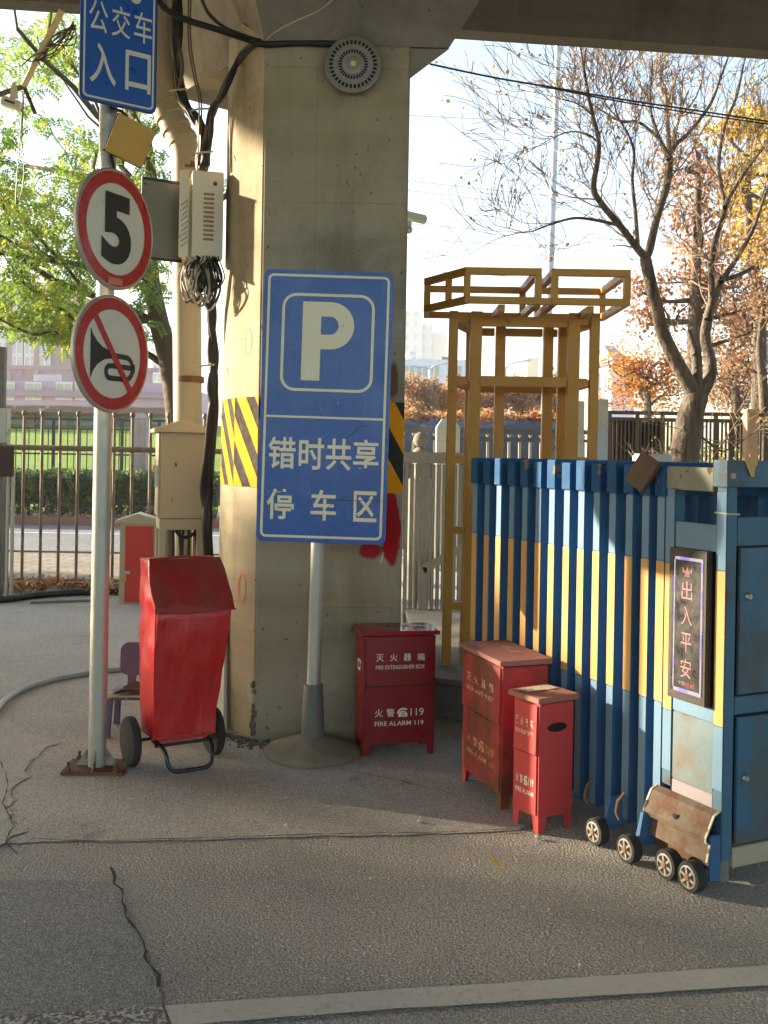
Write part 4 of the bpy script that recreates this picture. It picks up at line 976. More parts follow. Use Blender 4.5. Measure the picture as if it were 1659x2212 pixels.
# pipe bracket with a hanging speaker at the upper left
q = P(52, 186, 7.2)
brk = thing('camera_bracket', 'pale conduit arm with a small box and a looped wire under the deck edge', 'bracket', q)
build('conduit', MB().tube([P(135,22,7.0), P(95,100,7.1), P(52,186,7.2)], .022, 12), paint('conduit_cream', lin(206,190,146), .5, .1, 5), brk, smooth=60)
build('arm', MB().tube([P(-30,214,7.2), P(52,186,7.2)], .018, 10).tube([P(52,186,7.2), P(76,244,7.15)], .014, 10), M_CABLEB, brk, smooth=60)
pc = P(26, 224, 7.15)
build('box', MB().box(pc, (.13,.08,.06), 0, Matrix.Rotation(.3,3,'Y')), M_IVORY, brk, bevel=.008)
build('box_slot', MB().box(pc+V((0,-.041,0)), (.07,.006,.014), 0, Matrix.Rotation(.3,3,'Y')), M_BLACK, brk)
build('hanger', MB().prism([(-.03,0),(.03,0),(.012,.11),(-.012,.11)], pc+V((.02,-.01,.03)), V((1,0,0)), V((0,0,1)), .012), M_IVORY, brk)
wl = [P(x, y, 7.18) for x, y in ((50,196),(47,250),(42,320),(36,400),(35,440),(46,420),(52,370),(48,300),(51,230),(53,196))]
build('wire_loop', MB().tube(smooth_path(wl), .004, 5), M_CABLE, brk)
fz = MB()
for k in range(12):
    a_, b_ = P(165-rnd.uniform(0,6),60+rnd.uniform(-14,14),7.1), P(100+rnd.uniform(-26,12),118+rnd.uniform(-26,26),7.1)
    m_ = a_.lerp(b_,.5)+V((rnd.uniform(-.06,.06),rnd.uniform(-.06,.06),rnd.uniform(-.1,.06)))
    fz.tube(smooth_path([a_,m_,b_,b_+V((rnd.uniform(-.1,.1),0,rnd.uniform(-.08,.1)))]), .0045, 5)
build('frayed_wires', fz, M_CABLEB, brk)

# ---------------------------------------------------------------- barred fence on the left and its gate post
FY = 11.4
M_BAR = paint('fence_bar_brown', lin(122,108,92), .6, .2, 5, rust=(lin(110,72,44), .42, 4), bump=.2)
f0 = P(30, 960, FY)
fen = thing('barred_fence', 'rusty brown barred fence along the footpath at the left', 'fence', (f0.x, FY, 0))
xl, xr_ = P(-420, 1000, FY).x, P(560, 1000, FY).x
build('top_rail', MB().tube([(xl,FY,1.585),(xr_,FY,1.565)], .030, 12), M_BAR, fen, smooth=60)
build('bottom_rail', MB().span((xl,FY-.03,.045),(xr_,FY+.03,.105)), M_BAR, fen)
x = xl + .02
while x < xr_:
    b_ = MB().tube([(x,FY,.07),(x,FY,1.93)], .0165, 10).ball((x,FY,1.95), .030, 0, (1,1,1.25), 10, 6)
    build('bar', b_, M_BAR, fen, smooth=60); x += .1975
gp_ = P(4, 1000, 10.9)
gpt = thing('gate_post', 'grey gate post with a dark brown lock box at the left edge', 'gate post', (gp_.x, 10.9, 0))
build('post', MB().span((gp_.x-.08,10.86,0),(gp_.x+.025,10.94,2.62)), paint('post_grey', lin(112,110,106), .6, .2, 4, rust=(lin(110,80,50), .36, 5)), gpt, bevel=.004)
build('sleeve', MB().span((gp_.x-.09,10.84,1.62),(gp_.x+.07,10.96,1.98)), M_GALV, gpt, bevel=.004)
build('lock_box', MB().span((gp_.x-.2,10.78,1.27),(gp_.x+.155,10.84,1.585)), paint('lock_box_brown', lin(58,34,28), .6, .15, 5), gpt, bevel=.006)
for px in (17, 28):
    xx = P(px, 1100, 10.88).x
    build('tube_leg', MB().tube([(xx,10.88,0),(xx,10.88,1.35)], .019, 10), M_GALV, gpt, smooth=60)
# ---------------------------------------------------------------- stone platform, palisade, booth frame
pa = G(942, 1557); pb_ = G(1010, 1572)
plt = thing('stone_platform', 'low grey stone platform under the yellow frame', 'platform', (.9, 7.2, 0))
st = MB(); ed = [(.30,6.30),(.62,6.10),(2.9,5.9),(3.2,9.6),(.20,9.6)]
st.prism(ed, (0,0,0), V((1,0,0)), V((0,1,0)), .215)
build('block', st, M_STONE, plt, bevel=.012)
tp_ = MB().prism([(.285,6.28),(.62,6.085),(2.92,5.88),(3.22,9.62),(.18,9.62)], (0,0,.216), V((1,0,0)), V((0,1,0)), .03)
build('coping', tp_, concrete('coping_stone', lin(166,160,150), .25, lin(120,114,104), 0, .5), plt, bevel=.008)

bo_ = thing('sentry_frame', 'mustard yellow square-tube booth frame with a ringed top behind the folding gate', 'booth frame', (.87, 6.9, .246))
T = .064; z0, z1 = .246, 2.50
fr_x = [.418, .548, 1.185, 1.318]; bk_x = [.560, .757, 1.076, 1.176]
for i, x in enumerate(fr_x): build('post', MB().bar((x, 6.64, z0), (x+(.028 if i == 1 else .012), 6.64, z1), T*(1.15 if i in (1,2) else .9), T, (0,1,0)), M_BOOTH, bo_, bevel=.003)
for x in bk_x: build('post', MB().bar((x, 6.97, z0), (x+.01, 6.97, z1), T, T, (0,1,0)), M_BOOTH, bo_, bevel=.003)
for z in (.625, 1.107, 1.56, 2.06, 2.455):
    for a, b in ((.418,.548),(1.185,1.318)):
        build('rail', MB().bar((a+T*.46, 6.64, z), (b-T*.50, 6.64, z), .05, .05), M_BOOTH, bo_)
for z in (2.06, 2.44):
    build('rail', MB().bar((.548+T*.62+.02, 6.64, z), (1.185-T*.58, 6.64, z), .05, .062), M_BOOTH, bo_)
    build('rail', MB().bar((.757+T*.52, 6.97, z-.03), (1.076-T*.5, 6.97, z-.03), .05, .05), M_BOOTH, bo_)
    for a, b in ((.560,.757),(1.076,1.176)): build('rail', MB().bar((a+T*.52, 6.97, z-.03), (b-T*.5, 6.97, z-.03), .04, .05), M_BOOTH, bo_)
    build('rail', MB().bar((.430, 6.64+T*.5, z), (.575, 6.97-T*.5, z-.03), .045, .045), M_BOOTH, bo_)
    build('rail', MB().bar((1.330, 6.64+T*.5, z), (1.190, 6.97-T*.5, z-.03), .045, .045), M_BOOTH, bo_)
def ringframe(pts, zb, zt):
    k = len(pts); pts = [V((x,y,0)) for x,y in pts]
    for i in range(k):
        a, b = pts[i], pts[(i+1) % k]; d = (b-a).normalized()*-.014; e_ = .0012*(i % 2)
        for z in (zb+e_, zt+e_): build('roof_rail', MB().bar(a+d+V((0,0,z)), b-d+V((0,0,z)), .038, .042), M_BOOTH, bo_)
        build('roof_post', MB().bar(a+V((0,0,zb+.022)), a+V((0,0,zt-.022)), .04, .04, (0,1,0)), M_BOOTH, bo_)
zb, zt = 2.525, 2.70
ringframe([(.485,6.30),(.915,6.30),(.915,7.02),(.27,7.02),(.262,6.72)], zb, zt)
ringframe([(1.015,6.30),(1.452,6.30),(1.452,7.02),(1.015,7.02)], zb, zt)
build('roof_post', MB().bar((.385,6.49,zb+.022), (.385,6.49,zt-.022), .04, .04, (0,1,0)), M_BOOTH, bo_)
build('roof_rail', MB().bar((.93,6.31,zb-.001), (1.0,6.31,zb-.001), .036, .04), M_BOOTH, bo_)
for x in (.70, 1.24): build('roof_rail', MB().bar((x,6.33,zb-.042), (x,6.99,zb-.042), .04, .042), M_BOOTH, bo_)

M_PAL = paint('slat_gate_silver', lin(150,147,140), .6, .1, 5, streak=(lin(130,112,90), .3, 6), spec=.2)
q = P(905, 1000, 9.0)
pal = thing('slatted_gate', 'narrow silver slatted gate beside the right edge of the pillar', 'slatted gate', (q.x, 9.0, 0))
xa = P(868, 1000, 9.0).x; xb = P(1008, 1000, 9.0).x
build('cap_rail', MB().span((xa-.05,8.93,1.505),(xb,9.07,1.60)), M_PAL, pal, bevel=.004)
x = xa
while x < xb:
    build('slat', MB().box((x, 9.0, .765), (.028,.018,1.46), 0, Matrix.Rotation(.62,3,'Z')), M_PAL, pal); x += .0465
dg = [P(914,1230,8.93), P(956,1204,8.93), P(1012,1176,8.93)]
build('diagonal_brace', MB().bar(dg[0], dg[2], .03, .07), M_PAL, pal)
build('brace_post', MB().bar(V((dg[0].x,8.93,0)), V((dg[0].x,8.93,dg[0].z+.02)), .03, .07, (1,0,0)), M_PAL, pal)
q = P(910, 950, 9.6)
ball = thing('stone_ball_post', 'round stone ball finial on a post behind the slatted gate', 'stone finial', (q.x, 9.6, 0))
build('ball', MB().ball(q, .072, 0, (1,1,1), 20, 12), M_STONE, ball, smooth=60)
build('post', MB().lathe([(.11,0),(.11,1.35),(.07,1.37),(.055,1.42),(.065,1.46),(.07,q.z-.10),(.04,q.z-.07)], V((q.x,9.6,0)), (0,0,1), 20), M_STONE, ball, smooth=40)
q = P(1185, 950, 9.9)
bl2 = thing('stone_ball_post', 'stone ball finial glimpsed between the posts of the yellow frame', 'stone finial', (q.x, 9.9, 0))
build('ball', MB().ball(V((q.x,9.9,q.z)), .075, 0, (1,1,1), 20, 12), M_STONE, bl2, smooth=60)
build('post', MB().lathe([(.11,0),(.11,1.35),(.07,1.37),(.055,1.42),(.065,1.46),(.07,q.z-.10),(.04,q.z-.07)], V((q.x,9.9,0)), (0,0,1), 20), M_STONE, bl2, smooth=40)

# ---------------------------------------------------------------- folding gate
g1, g4 = G(1303, 1822), G(1500, 1930)
tg_ = (g1-g4).normalized(); ng = V((-tg_.y, tg_.x, 0))
if ng.x > 0: ng = -ng
GO = g4.copy()
gate = thing('folding_gate', 'blue and yellow folding driveway gate, closed up, with a motor head at its near end', 'folding gate', GO, math.atan2(tg_.y, tg_.x))
# local: x along the gate away from the viewer, y = towards the viewer's side (ng)
sgn = 1.0 if (Matrix.Rotation(math.atan2(tg_.y, tg_.x),3,'Z') @ V((0,1,0))).dot(ng) > 0 else -1.0
LG = lambda nm, mb, m, par=None, **k: build(nm, mb, m, par or gate, world=False, **k)
def on_line(px, py, yoff=0.0):     # distance along the gate where the sight line crosses its face
    u, v = uv(px, py); o = GO + ng*yoff
    return (u*o.y - o.x)/(tg_.x - u*tg_.y)
GH = 1.575; LEGW, LEGD = .048, .062
def wheel(cx, cy, r, wd, par):
    c = V((cx, cy, r)); ax = V((0, sgn, 0))
    w_ = LG('wheel', MB().lathe([(r*.72,-wd/2),(r*.96,-wd/2),(r,-wd/2+.006),(r,wd/2-.006),(r*.96,wd/2),(r*.72,wd/2)], c, ax, 32), M_RUBBER, par, smooth=40)
    f = c + ax*(wd/2)
    rim = MB().lathe([(r*.74,-.006),(r*.74,.002),(r*.64,.004),(r*.60,-.004)], f, ax, 28, 0, False)
    for k in range(6):
        a = k*math.pi/3+.3; d = V((math.cos(a),0,math.sin(a))); rim.bar(f+d*r*.2, f+d*r*.64, r*.17, .008, (0,1,0))
    MW_ = build('rim', rim, M_RIM, w_, world=False) if par is None else None
    if par is not None: LG('rim', rim, M_RIM, par)
    hb = MB().lathe([(r*.24,-.004),(r*.24,.007),(r*.16,.010),(.001,.010)], f, ax, 12, 0, False)
    build('hub', hb, M_HUB, w_ if par is None else par, world=False)
    LGd = MB().lathe([(r*.73,-.010),(.001,-.010)], f, ax, 20, 0, False)
    build('dish', LGd, M_BLACK, w_ if par is None else par, world=False)
near = G(1557, 1921); hs1 = (near - GO).dot(tg_); hy = (near - GO).dot(ng)*sgn
print('HEAD', hs1, hy, sgn)
slat_px = [1018,1044,1069,1097,1125,1154,1183,1215,1246,1279,1313,1349,1384,1417]
M_CAPB = paint('gate_cap_blue', lin(44,84,124), .65, .1, 6, chips=(lin(132,116,92), .38, 9), bump=.12, spec=.1)
for i, px in enumerate(slat_px):
    s0 = on_line(px, 1300, hy*sgn)
    y0 = hy
    fr = LG('folding_frame', MB().span((s0-LEGW,y0,.07),(s0,y0-sgn*LEGD,1.44)), M_BLUE, bevel=.003)
    fr['label'] = 'upright folding frame of the gate'
    sub_ = lambda nm, m_, mt, bv=0: build(nm, m_, mt, fr, world=False, bevel=bv)
    sub_('rear_leg', MB().span((s0-LEGW,y0-sgn*.50,.07),(s0,y0-sgn*.562,1.44)), M_BLUE)
    sub_('lower_strip', MB().span((s0-LEGW+.003,y0+sgn*.0015,.08),(s0-.003,y0+sgn*.0002,.615)), M_BLUEL)
    sub_('upper_strip', MB().span((s0-LEGW+.003,y0+sgn*.0015,1.185),(s0-.003,y0+sgn*.0002,1.435)), M_BLUEL)
    sub_('yellow_band', MB().span((s0-LEGW+.001,y0+sgn*.0022,.62),(s0-.001,y0+sgn*.0002,1.18)), M_GYEL)
    sub_('top_cap', MB().span((s0-LEGW-.012,y0+sgn*.012,1.441),(s0+.006,y0-sgn*.575,GH-.012*(i % 2))), M_CAPB, .003)
    for z in (.35,.8,1.2): sub_('scissor_bar', MB().bar((s0-.02,y0-sgn*.08,z), (s0-.02,y0-sgn*.48,z+(.06 if i % 2 else -.06)), .016, .03), M_BLUE)
for px, py in ((1303,1822),(1373,1850)):
    s0 = on_line(px, py); wheel(s0, sgn*.03, .055, .042, None)
    LG('wheel_guard', MB().tube([(s0+.070,sgn*.0,.25),(s0+.088,sgn*.02,.21),(s0+.085,sgn*.03,.17),(s0+.065,sgn*.03,.145)], [.006,.009,.009,.006], 6), M_RUST)
    LG('wheel_bracket', MB().hexa([(s0-.012,0,.06),(s0+.012,0,.06),(s0+.012,-sgn*.09,.06),(s0-.012,-sgn*.09,.06),(s0-.008,-sgn*.03,.19),(s0+.008,-sgn*.03,.19),(s0+.008,-sgn*.09,.19),(s0-.008,-sgn*.09,.19)]), M_BLUE)
lc_ = on_line(1408, 1030, hy*sgn)
LG('loose_cap', MB().box((lc_,hy+sgn*.045,1.535), (.12,.02,.14), 0, Matrix.Rotation(-.45,3,'Y') @ Matrix.Rotation(.3*sgn,3,'X')), paint('bare_cap_brown', lin(84,66,46), .7, .3, 6), bevel=.003)

# motor head: a cabinet frame on two wheels
hs0 = on_line(1438, 1200, hy*sgn)      # far side of the head; hs1, hy: its near corner
HW = .62; HZ = 1.59
head = LG('motor_head', MB().span((hs1+.03,hy-sgn*.02,.20),(hs0-.03,hy-sgn*(HW-.02),1.30)), paint('head_inside_dark', lin(30,38,46), .8, .2, 5))
head['label'] = 'blue motor head with doors and a lit sign'
K = .052
def hp_(s_, y_, z_): return V((s_, hy - sgn*y_, z_))
def hspan(nm, a, b, m, bevel=.003, **k): return build(nm, MB().span(hp_(*a), hp_(*b)), m, head, world=False, bevel=bevel, **k)
hspan('corner_post', (hs1,0,.10), (hs1+K,K,HZ-.10), M_TEAL)
hspan('corner_post', (hs0-K,0,.30), (hs0,K,HZ-.12), M_TEAL)
hspan('corner_post', (hs1,HW-K,.10), (hs1+K,HW,HZ-.10), M_TEAL)
hspan('corner_post', (hs0-K,HW-K,.10), (hs0,HW,HZ-.10), M_TEAL)
for s0, s1 in ((hs1,hs1+K),(hs0-K,hs0)):
    build('yellow_band', MB().span((s0+.002,hy+sgn*.0022,.60),(s1-.002,hy+sgn*.0002,1.175)), M_GYEL, head, world=False)
    build('upper_strip', MB().span((s0+.002,hy+sgn*.0018,1.18),(s1-.002,hy+sgn*.0002,1.47)), M_BLUEL, head, world=False)
    build('lower_strip', MB().span((s0+.002,hy+sgn*.0018,.36),(s1-.002,hy+sgn*.0002,.595)), M_BLUEL, head, world=False)
# top rails
hspan('top_rail', (hs1-.012,-.012,HZ-.10), (hs1+K+.012,HW+.01,HZ), M_TEAL)
hspan('top_rail', (hs1+K+.014,-.006,HZ-.12), (hs0+.01,K,HZ-.03), paint('head_rail_weathered', lin(120,122,106), .6, .2, 7, chips=(lin(84,72,52), .42, 9)))
hspan('top_rail', (hs1+K+.014,HW-K,HZ-.12), (hs0,HW,HZ-.02), M_TEAL)
hspan('mid_rail', (hs1+.002,K+.001,1.27), (hs1+K-.004,HW-K-.001,1.375), M_TEAL)
hspan('upper_panel', (hs1+K+.001,.002,1.245), (hs0-K-.001,.02,1.345), M_BLUEL)
hspan('upper_door', (hs1-.004,K+.014,.715), (hs1+.012,HW-K-.012,1.262), M_DOOR)
hspan('middle_rail', (hs1+.002,K+.001,.64), (hs1+K-.004,HW-K-.001,.705), M_TEAL)
hspan('lower_door', (hs1-.004,K+.014,.155), (hs1+.012,HW-K-.012,.63), M_DOOR)
hspan('bottom_rail', (hs1-.004,K+.001,.07), (hs1+K-.004,HW-K-.001,.145), paint('rail_bare_edge', lin(168,158,134), .6, .15, 8))
hspan('foot_post', (hs1+.004,-.001,.02), (hs1+K-.004,K-.006,.099), M_STEEL)
for z in (1.08, .40):
    build('door_lock', MB().lathe([(.017,0),(.017,.006),(.011,.012),(.010,.014),(.001,.014)], hp_(hs1-.004, K+.055, z), (-1,0,0), 16, 0, False), M_STEEL, head, world=False, smooth=40)
hspan('lower_panel', (hs1+K+.001,.004,.335), (hs0-K-.001,.02,.60), M_PANEL)
hspan('blue_panel', (hs1+K+.001,.002,.602), (hs0-K-.001,.02,.655), M_BLUEL)
hspan('skirt_panel', (hs1+K+.001,.004,.26), (hs0-K-.001,.02,.333), paint('panel_mauve', lin(150,140,146), .6, .2, 5, rust=(lin(140,120,100), .4, 8)))
# lit sign
sx0, sx1 = hs1+K+.014, hs0-K-.004; sz0, sz1 = .66, 1.245
hspan('sign_frame', (sx0,-.030,sz0), (sx1,.001,sz1), paint('sign_frame_bronze', lin(62,58,52), .5, .15, 14, metal=.3))
SO = hp_(sx1, -.0302, sz0) if sgn > 0 else hp_(sx1, -.0302, sz0)
sex, sey = V((-1,0,0)), V((0,0,1))
if sex.cross(sey).y*sgn < 0: sey = sey
SW, SHh = sx1-sx0, sz1-sz0
nflip = 1.0 if sex.cross(sey).y*sgn > 0 else -1.0
def srect(mb, a0, b0, a1, b1, off, mi=0): mb.flat([(a0*SW,b0*SHh),(a1*SW,b0*SHh),(a1*SW,b1*SHh),(a0*SW,b1*SHh)], SO, sex, sey, off*nflip, mi)
scr = MB(); srect(scr, .09,.055,.93,.945,.0005)
build('sign_screen', scr, paint('screen_grey', lin(46,43,40), .35, .3, 12), head, world=False)
pv, pw = MB(), MB()
srect(pw, .17,.925,.90,.945,.001); srect(pw, .17,.055,.90,.080,.001); srect(pw, .86,.08,.90,.925,.001); srect(pw, .15,.08,.18,.925,.001)
build('light_strip', pw, emis('led_pale_lilac', (.86,.74,1.0,1), .13), head, world=False)
M_VIO = emis('led_violet', (.34,.26,1.0,1), .20)
for r_ in ((.32,.9255,.55,.9445),(.32,.0555,.55,.0795),(.862,.86,.898,.92),(.862,.62,.898,.74),(.862,.30,.898,.46),(.152,.70,.178,.80),(.152,.52,.178,.6),(.152,.2,.178,.28)): 
    pv = MB(); srect(pv, *r_, .0018); build('violet_strip', pv, M_VIO, head, world=False)
lt = MB()
for ch_, b0 in (('出',.665),('入',.50),('平',.325),('安',.155)):
    lt.glyph(ch_, SO, sex, sey, (SW*.36, b0*SHh, SW*.64, (b0+.125)*SHh), .0015*nflip, .0)
build('lettering', lt, emis('led_red_pink', (1.0,.36,.34,1), .19), head, world=False)
cr = MB()
for a, b, w_ in ((.50,.845,.05),(.42,.84,.045),(.58,.84,.045)):
    cr.flat([((a-w_)*SW,.845*SHh),((a+w_)*SW,.845*SHh),((a+(a-.5)*.6)*SW,(b+.045)*SHh)], SO, sex, sey, .0015*nflip)
srect(cr, .44,.833,.56,.844,.0015); srect(cr, .43,.82,.57,.828,.0015)
build('crown_mark', cr, emis('led_red_dim', (1.0,.25,.25,1), .11), head, world=False)
s2 = MB()
for k, ch_ in enumerate('社邮'): s2.glyph(ch_, SO, sex, sey, (SW*(.50+.13*k), .098*SHh, SW*(.61+.13*k), .126*SHh), .0015*nflip, .01)
build('lettering', s2, emis('led_red', (1.0,.10,.12,1), .18), head, world=False)
s3 = MB()
for k, ch_ in enumerate('中国'): s3.glyph(ch_, SO, sex, sey, (SW*(.30+.10*k), .105*SHh, SW*(.385+.10*k), .128*SHh), .0015*nflip, .0)
build('lettering', s3, paint('led_unlit', lin(120,112,104), .5, .1, 20), head, world=False)
# rusty skirt bracket over the wheels
sk = [(.285,.0),(.272,.030),(.195,.070),(.178,.068),(.168,.048),(.105,.062)]
bk = MB(); s_a, s_b = hs1+.012, hs0+.02
for i in range(len(sk)-1):
    (za, oa), (zb_, ob_) = sk[i], sk[i+1]
    bk.add([hp_(s_a,-oa,za), hp_(s_b,-oa,za), hp_(s_b,-ob_,zb_), hp_(s_a,-ob_,zb_), hp_(s_a,-oa+.004,za-.003), hp_(s_b,-oa+.004,za-.003), hp_(s_b,-ob_+.004,zb_-.003), hp_(s_a,-ob_+.004,zb_-.003)], [(0,1,2,3),(7,6,5,4),(0,4,5,1),(2,6,7,3),(1,5,6,2),(3,7,4,0)])
build('wheel_skirt', bk, paint('skirt_rust', lin(104,90,74), .85, .35, 9, rust=(lin(96,66,46), .50, 14), bump=.5), head, world=False)
for s_ in (s_a-.003, s_b+.003):
    eg = MB()
    for i in range(len(sk)-1): eg.bar(hp_(s_,-sk[i][1],sk[i][0]), hp_(s_,-sk[i+1][1],sk[i+1][0]), .005, .009, (1,0,0))
    build('skirt_edge', eg, paint('edge_white_chipped', lin(178,170,154), .6, .2, 20, chips=(lin(110,92,68), .42, 30)), head, world=False)
build('skirt_hole', MB().lathe([(.012,0),(.001,0)], hp_((s_a+s_b)/2, -.064, .222), V((0,sgn,0)), 10, 0, False), M_BLACK, head, world=False)
hspan('wheel_box', (hs1+.02,-.03,.06), (hs0+.01,.10,.20), M_RUST)
hspan('blue_foot', (hs1+.006,-.05,.03), (hs1+.018,.02,.20), M_BLUE)
for px, py in ((1450,1904),(1500,1931)):
    s0 = on_line(px, py, hy*sgn+.10); wheel(s0, hy+sgn*.11, .056, .045, head)
build('tie_wire', MB().tube([hp_(hs1-.004,-.004,1.39), hp_(hs1+K+.004,-.004,1.392), hp_(hs1+K+.004,K+.004,1.385), hp_(hs1-.004,K+.004,1.388), hp_(hs1-.004,-.004,1.39)], .004, 6), M_CABLEW, head, world=False)
lf = MB().add([hp_(hs1-.016,.06,1.60), hp_(hs1-.016,.13,1.605), hp_(hs1-.018,.128,1.575), hp_(hs1-.018,.118,1.565), hp_(hs1-.018,.112,1.53), hp_(hs1-.018,.098,1.528), hp_(hs1-.017,.075,1.57)], [(0,1,2,3,4,5,6)])
lf2 = build('paper_flake', lf, paint('peeling_flake', lin(196,158,96), .7, .2, 20), head, world=False)
sol = lf2.modifiers.new('thick', 'SOLIDIFY'); sol.thickness = .002
# ---------------------------------------------------------------- trees and plants
M_BARK = paint('bark_brown', lin(104,92,80), .9, .3, 4, streak=(lin(60,52,44), .46, 14), bump=1.0, bscale=14, dist=.04)
M_BARKD = paint('bark_dark', lin(78,66,54), .9, .3, 5, bump=.8, bscale=12, dist=.02)
M_TWIG = paint('twig_brown', lin(128,104,84), .9, .2, 6)
def leaf_quads(mb, c, rad, n, size, rnd, droop=.0, shell=.35, mi=0):
    c = V(c)
    for _ in range(n):
        while True:
            d = V((rnd.uniform(-1,1), rnd.uniform(-1,1), rnd.uniform(-1,1)))
            if .05 < d.length < 1: break
        f = d.length**shell
        p = c + V((d.x*rad[0], d.y*rad[1], d.z*rad[2]))*(f/d.length if shell < 1 else 1)
        a = V((rnd.uniform(-1,1), rnd.uniform(-1,1), rnd.uniform(-.6,.6)-droop)).normalized()
        b = a.cross(V((rnd.uniform(-1,1), rnd.uniform(-1,1), rnd.uniform(-1,1))))
        if b.length < .05: continue
        b.normalize(); L = size*rnd.uniform(.6,1.35); W = L*.34
        mb.add([p, p + a*L*.5 + b*W, p + a*L, p + a*L*.5 - b*W], [(0,1,2,3)], mi)
def sprig(mb, p, d, n, size, rnd, mi=0):          # a compound leaf: pairs of leaflets along a rib
    d = V(d).normalized(); s_ = d.orthogonal().normalized(); s_ = (s_ + d.cross(s_)*rnd.uniform(-1,1)).normalized(); q = V(p)
    for k in range(n):
        q = q + d*size*.55; d = (d + V((0,0,-.07))).normalized()
        for sg in (-1,1):
            a = (s_*sg + d*.45).normalized(); b = a.cross(d.cross(s_)).normalized()*size*.26
            mb.add([q, q + a*size*.5 + b, q + a*size, q + a*size*.5 - b], [(0,1,2,3)], mi)
def limb(mb, p, d, L, r, depth, rnd, tips, bend=.35, up=.12, n=4, kids=(2,3), shrink=.68):
    r = max(r, .0042); pts, rr = [V(p)], [r]; d = V(d).normalized()
    for i in range(n):
        d = (d + V((rnd.uniform(-1,1), rnd.uniform(-1,1), rnd.uniform(-.8,1)))*bend*.5 + V((0,0,up*.4))).normalized()
        pts.append(pts[-1] + d*L/n); rr.append(max(r*(1-.5*(i+1)/n), .0036))
    mb.tube(pts, rr, 8 if r > .03 else (5 if r > .008 else 3), 0, False)
    if depth <= 0: tips.append((pts[-1], d)); return
    for k in range(rnd.randint(*kids)):
        i = rnd.randint(max(1, n//2), n); f = d + V((rnd.uniform(-1,1), rnd.uniform(-1,1), rnd.uniform(-.6,.9)))*.85
        limb(mb, pts[i], f, L*shrink*rnd.uniform(.75,1.15), rr[i]*.68, depth-1, rnd, tips, bend, up, max(3, n-1), kids, shrink)
        if depth <= 2: tips.append((pts[i], f.normalized()))

# big leafy tree on the footpath at the left
rnd = random.Random(5)
tb0 = V((-2.75, 13.6, .1))
tree = thing('leafy_tree', 'large yellow-green leafy tree by the road behind the sign pole', 'tree', tb0)
tk, tips = MB(), []
tpts = [tb0, P(388,960,13.6), P(372,800,13.6), P(345,700,13.5), P(322,560,13.4), P(330,420,13.4), P(318,300,13.3)]
tk.tube(smooth_path(tpts, 4), [.20-.006*i for i in range(25)], 12, 0, False)
for px, py, yd, dx, dz, L in ((372,800,13.6,-1,.25,2.0),(345,700,13.5,-1.1,.5,2.4),(325,600,13.4,-1,.1,2.2),(322,540,13.4,.7,.6,1.5),(330,420,13.4,-1,.3,2.4),(326,360,13.4,-.9,.9,2.2),(318,300,13.3,-.5,1,2.0),(318,300,13.3,.6,.8,1.8),(330,430,13.4,-.6,.35,2.6),(345,690,13.5,-.8,.0,1.6)):
    limb(tk, P(px,py,yd), (dx, rnd.uniform(-.5,.5), dz), L, .05, 3, rnd, tips, .55, .1, 5, (2,3), .64)
build('trunk', tk, M_BARKD, tree, smooth=60)
M_LF = leafmat('leaf_yellow_green', lin(92,126,62), lin(132,156,66), lin(178,178,76), .5, .9)
lf = MB()
for p, d in tips:
    for k in range(7): sprig(lf, p + V((rnd.uniform(-.16,.16), rnd.uniform(-.16,.16), rnd.uniform(-.14,.14))), d + V((rnd.uniform(-1,1), rnd.uniform(-1,1), rnd.uniform(-1,.2))), rnd.randint(3,5), .062, rnd)
# leaf sprays placed where the photograph's crown is dense
for px, py, rx, ry, nn in ((60,120,90,80,60),(40,260,60,50,26),(190,330,60,70,46),(110,400,110,60,70),(60,500,80,60,70),(150,470,80,60,60),(60,590,70,50,60),(160,560,60,70,60),(90,690,80,45,90),(150,660,60,60,80),(200,580,50,60,50),(330,590,45,60,60),(330,380,45,70,50),(290,520,60,50,50),(20,420,50,60,40),(310,690,40,60,40),(40,660,40,40,30),(-60,300,90,200,80),(-70,600,80,140,80),(130,80,60,60,26),(320,250,40,60,24),(150,720,50,35,50)):
    for k in range(int(nn*1.9)):
        t_ = rnd.uniform(0,2*math.pi); q = math.sqrt(rnd.random())
        p = P(px+rx*q*math.cos(t_), py+ry*q*math.sin(t_), rnd.uniform(12.6,14.4))
        sprig(lf, p, (rnd.uniform(-1,1), rnd.uniform(-1,1), rnd.uniform(-1,.2)), rnd.randint(3,6), .062, rnd)
build('crown', lf, M_LF, tree, recalc=False)

# bare tree on the right, limbs traced as seen
rnd = random.Random(12)
TY = 12.2
b0 = P(1478, 1010, TY); b0 = V((P(1462,1040,TY).x-.06, TY, 0))
bt_ = thing('bare_tree', 'bare grey tree with a forked leaning trunk behind the folding gate', 'tree', b0)
tk, twg, tips = MB(), MB(), []
def trace(px, r0, r1, dy=0.0, twigs=True, n=4):
    k = len(px); pts = [P(x, y, TY + dy*i/(k-1)) for i, (x, y) in enumerate(px)]; sp = smooth_path(pts, n); m = len(sp)
    rr = [(r0 + (r1-r0)*i/(m-1))*.88 for i in range(m)]
    tk.tube(sp, rr, 10 if r0 > .05 else 7, 0, False)
    if twigs:
        for i in range(2, m):
            if rnd.random() < .5 and rr[i] < .07:
                t_ = (sp[min(i+1,m-1)]-sp[i-1]).normalized(); d = t_*.6 + V((rnd.uniform(-1,1), rnd.uniform(-.7,.7), rnd.uniform(-.3,1)))
                limb(twg, sp[i], d, rnd.uniform(.35,.95), max(.006, rr[i]*.26), 3, rnd, tips, .7, .05, 4, (2,3), .66)
        for _ in range(2): limb(twg, sp[-1], (sp[-1]-sp[-3]), .8, r1*.8, 2, rnd, tips, .6, .1, 4, (3,4), .7)
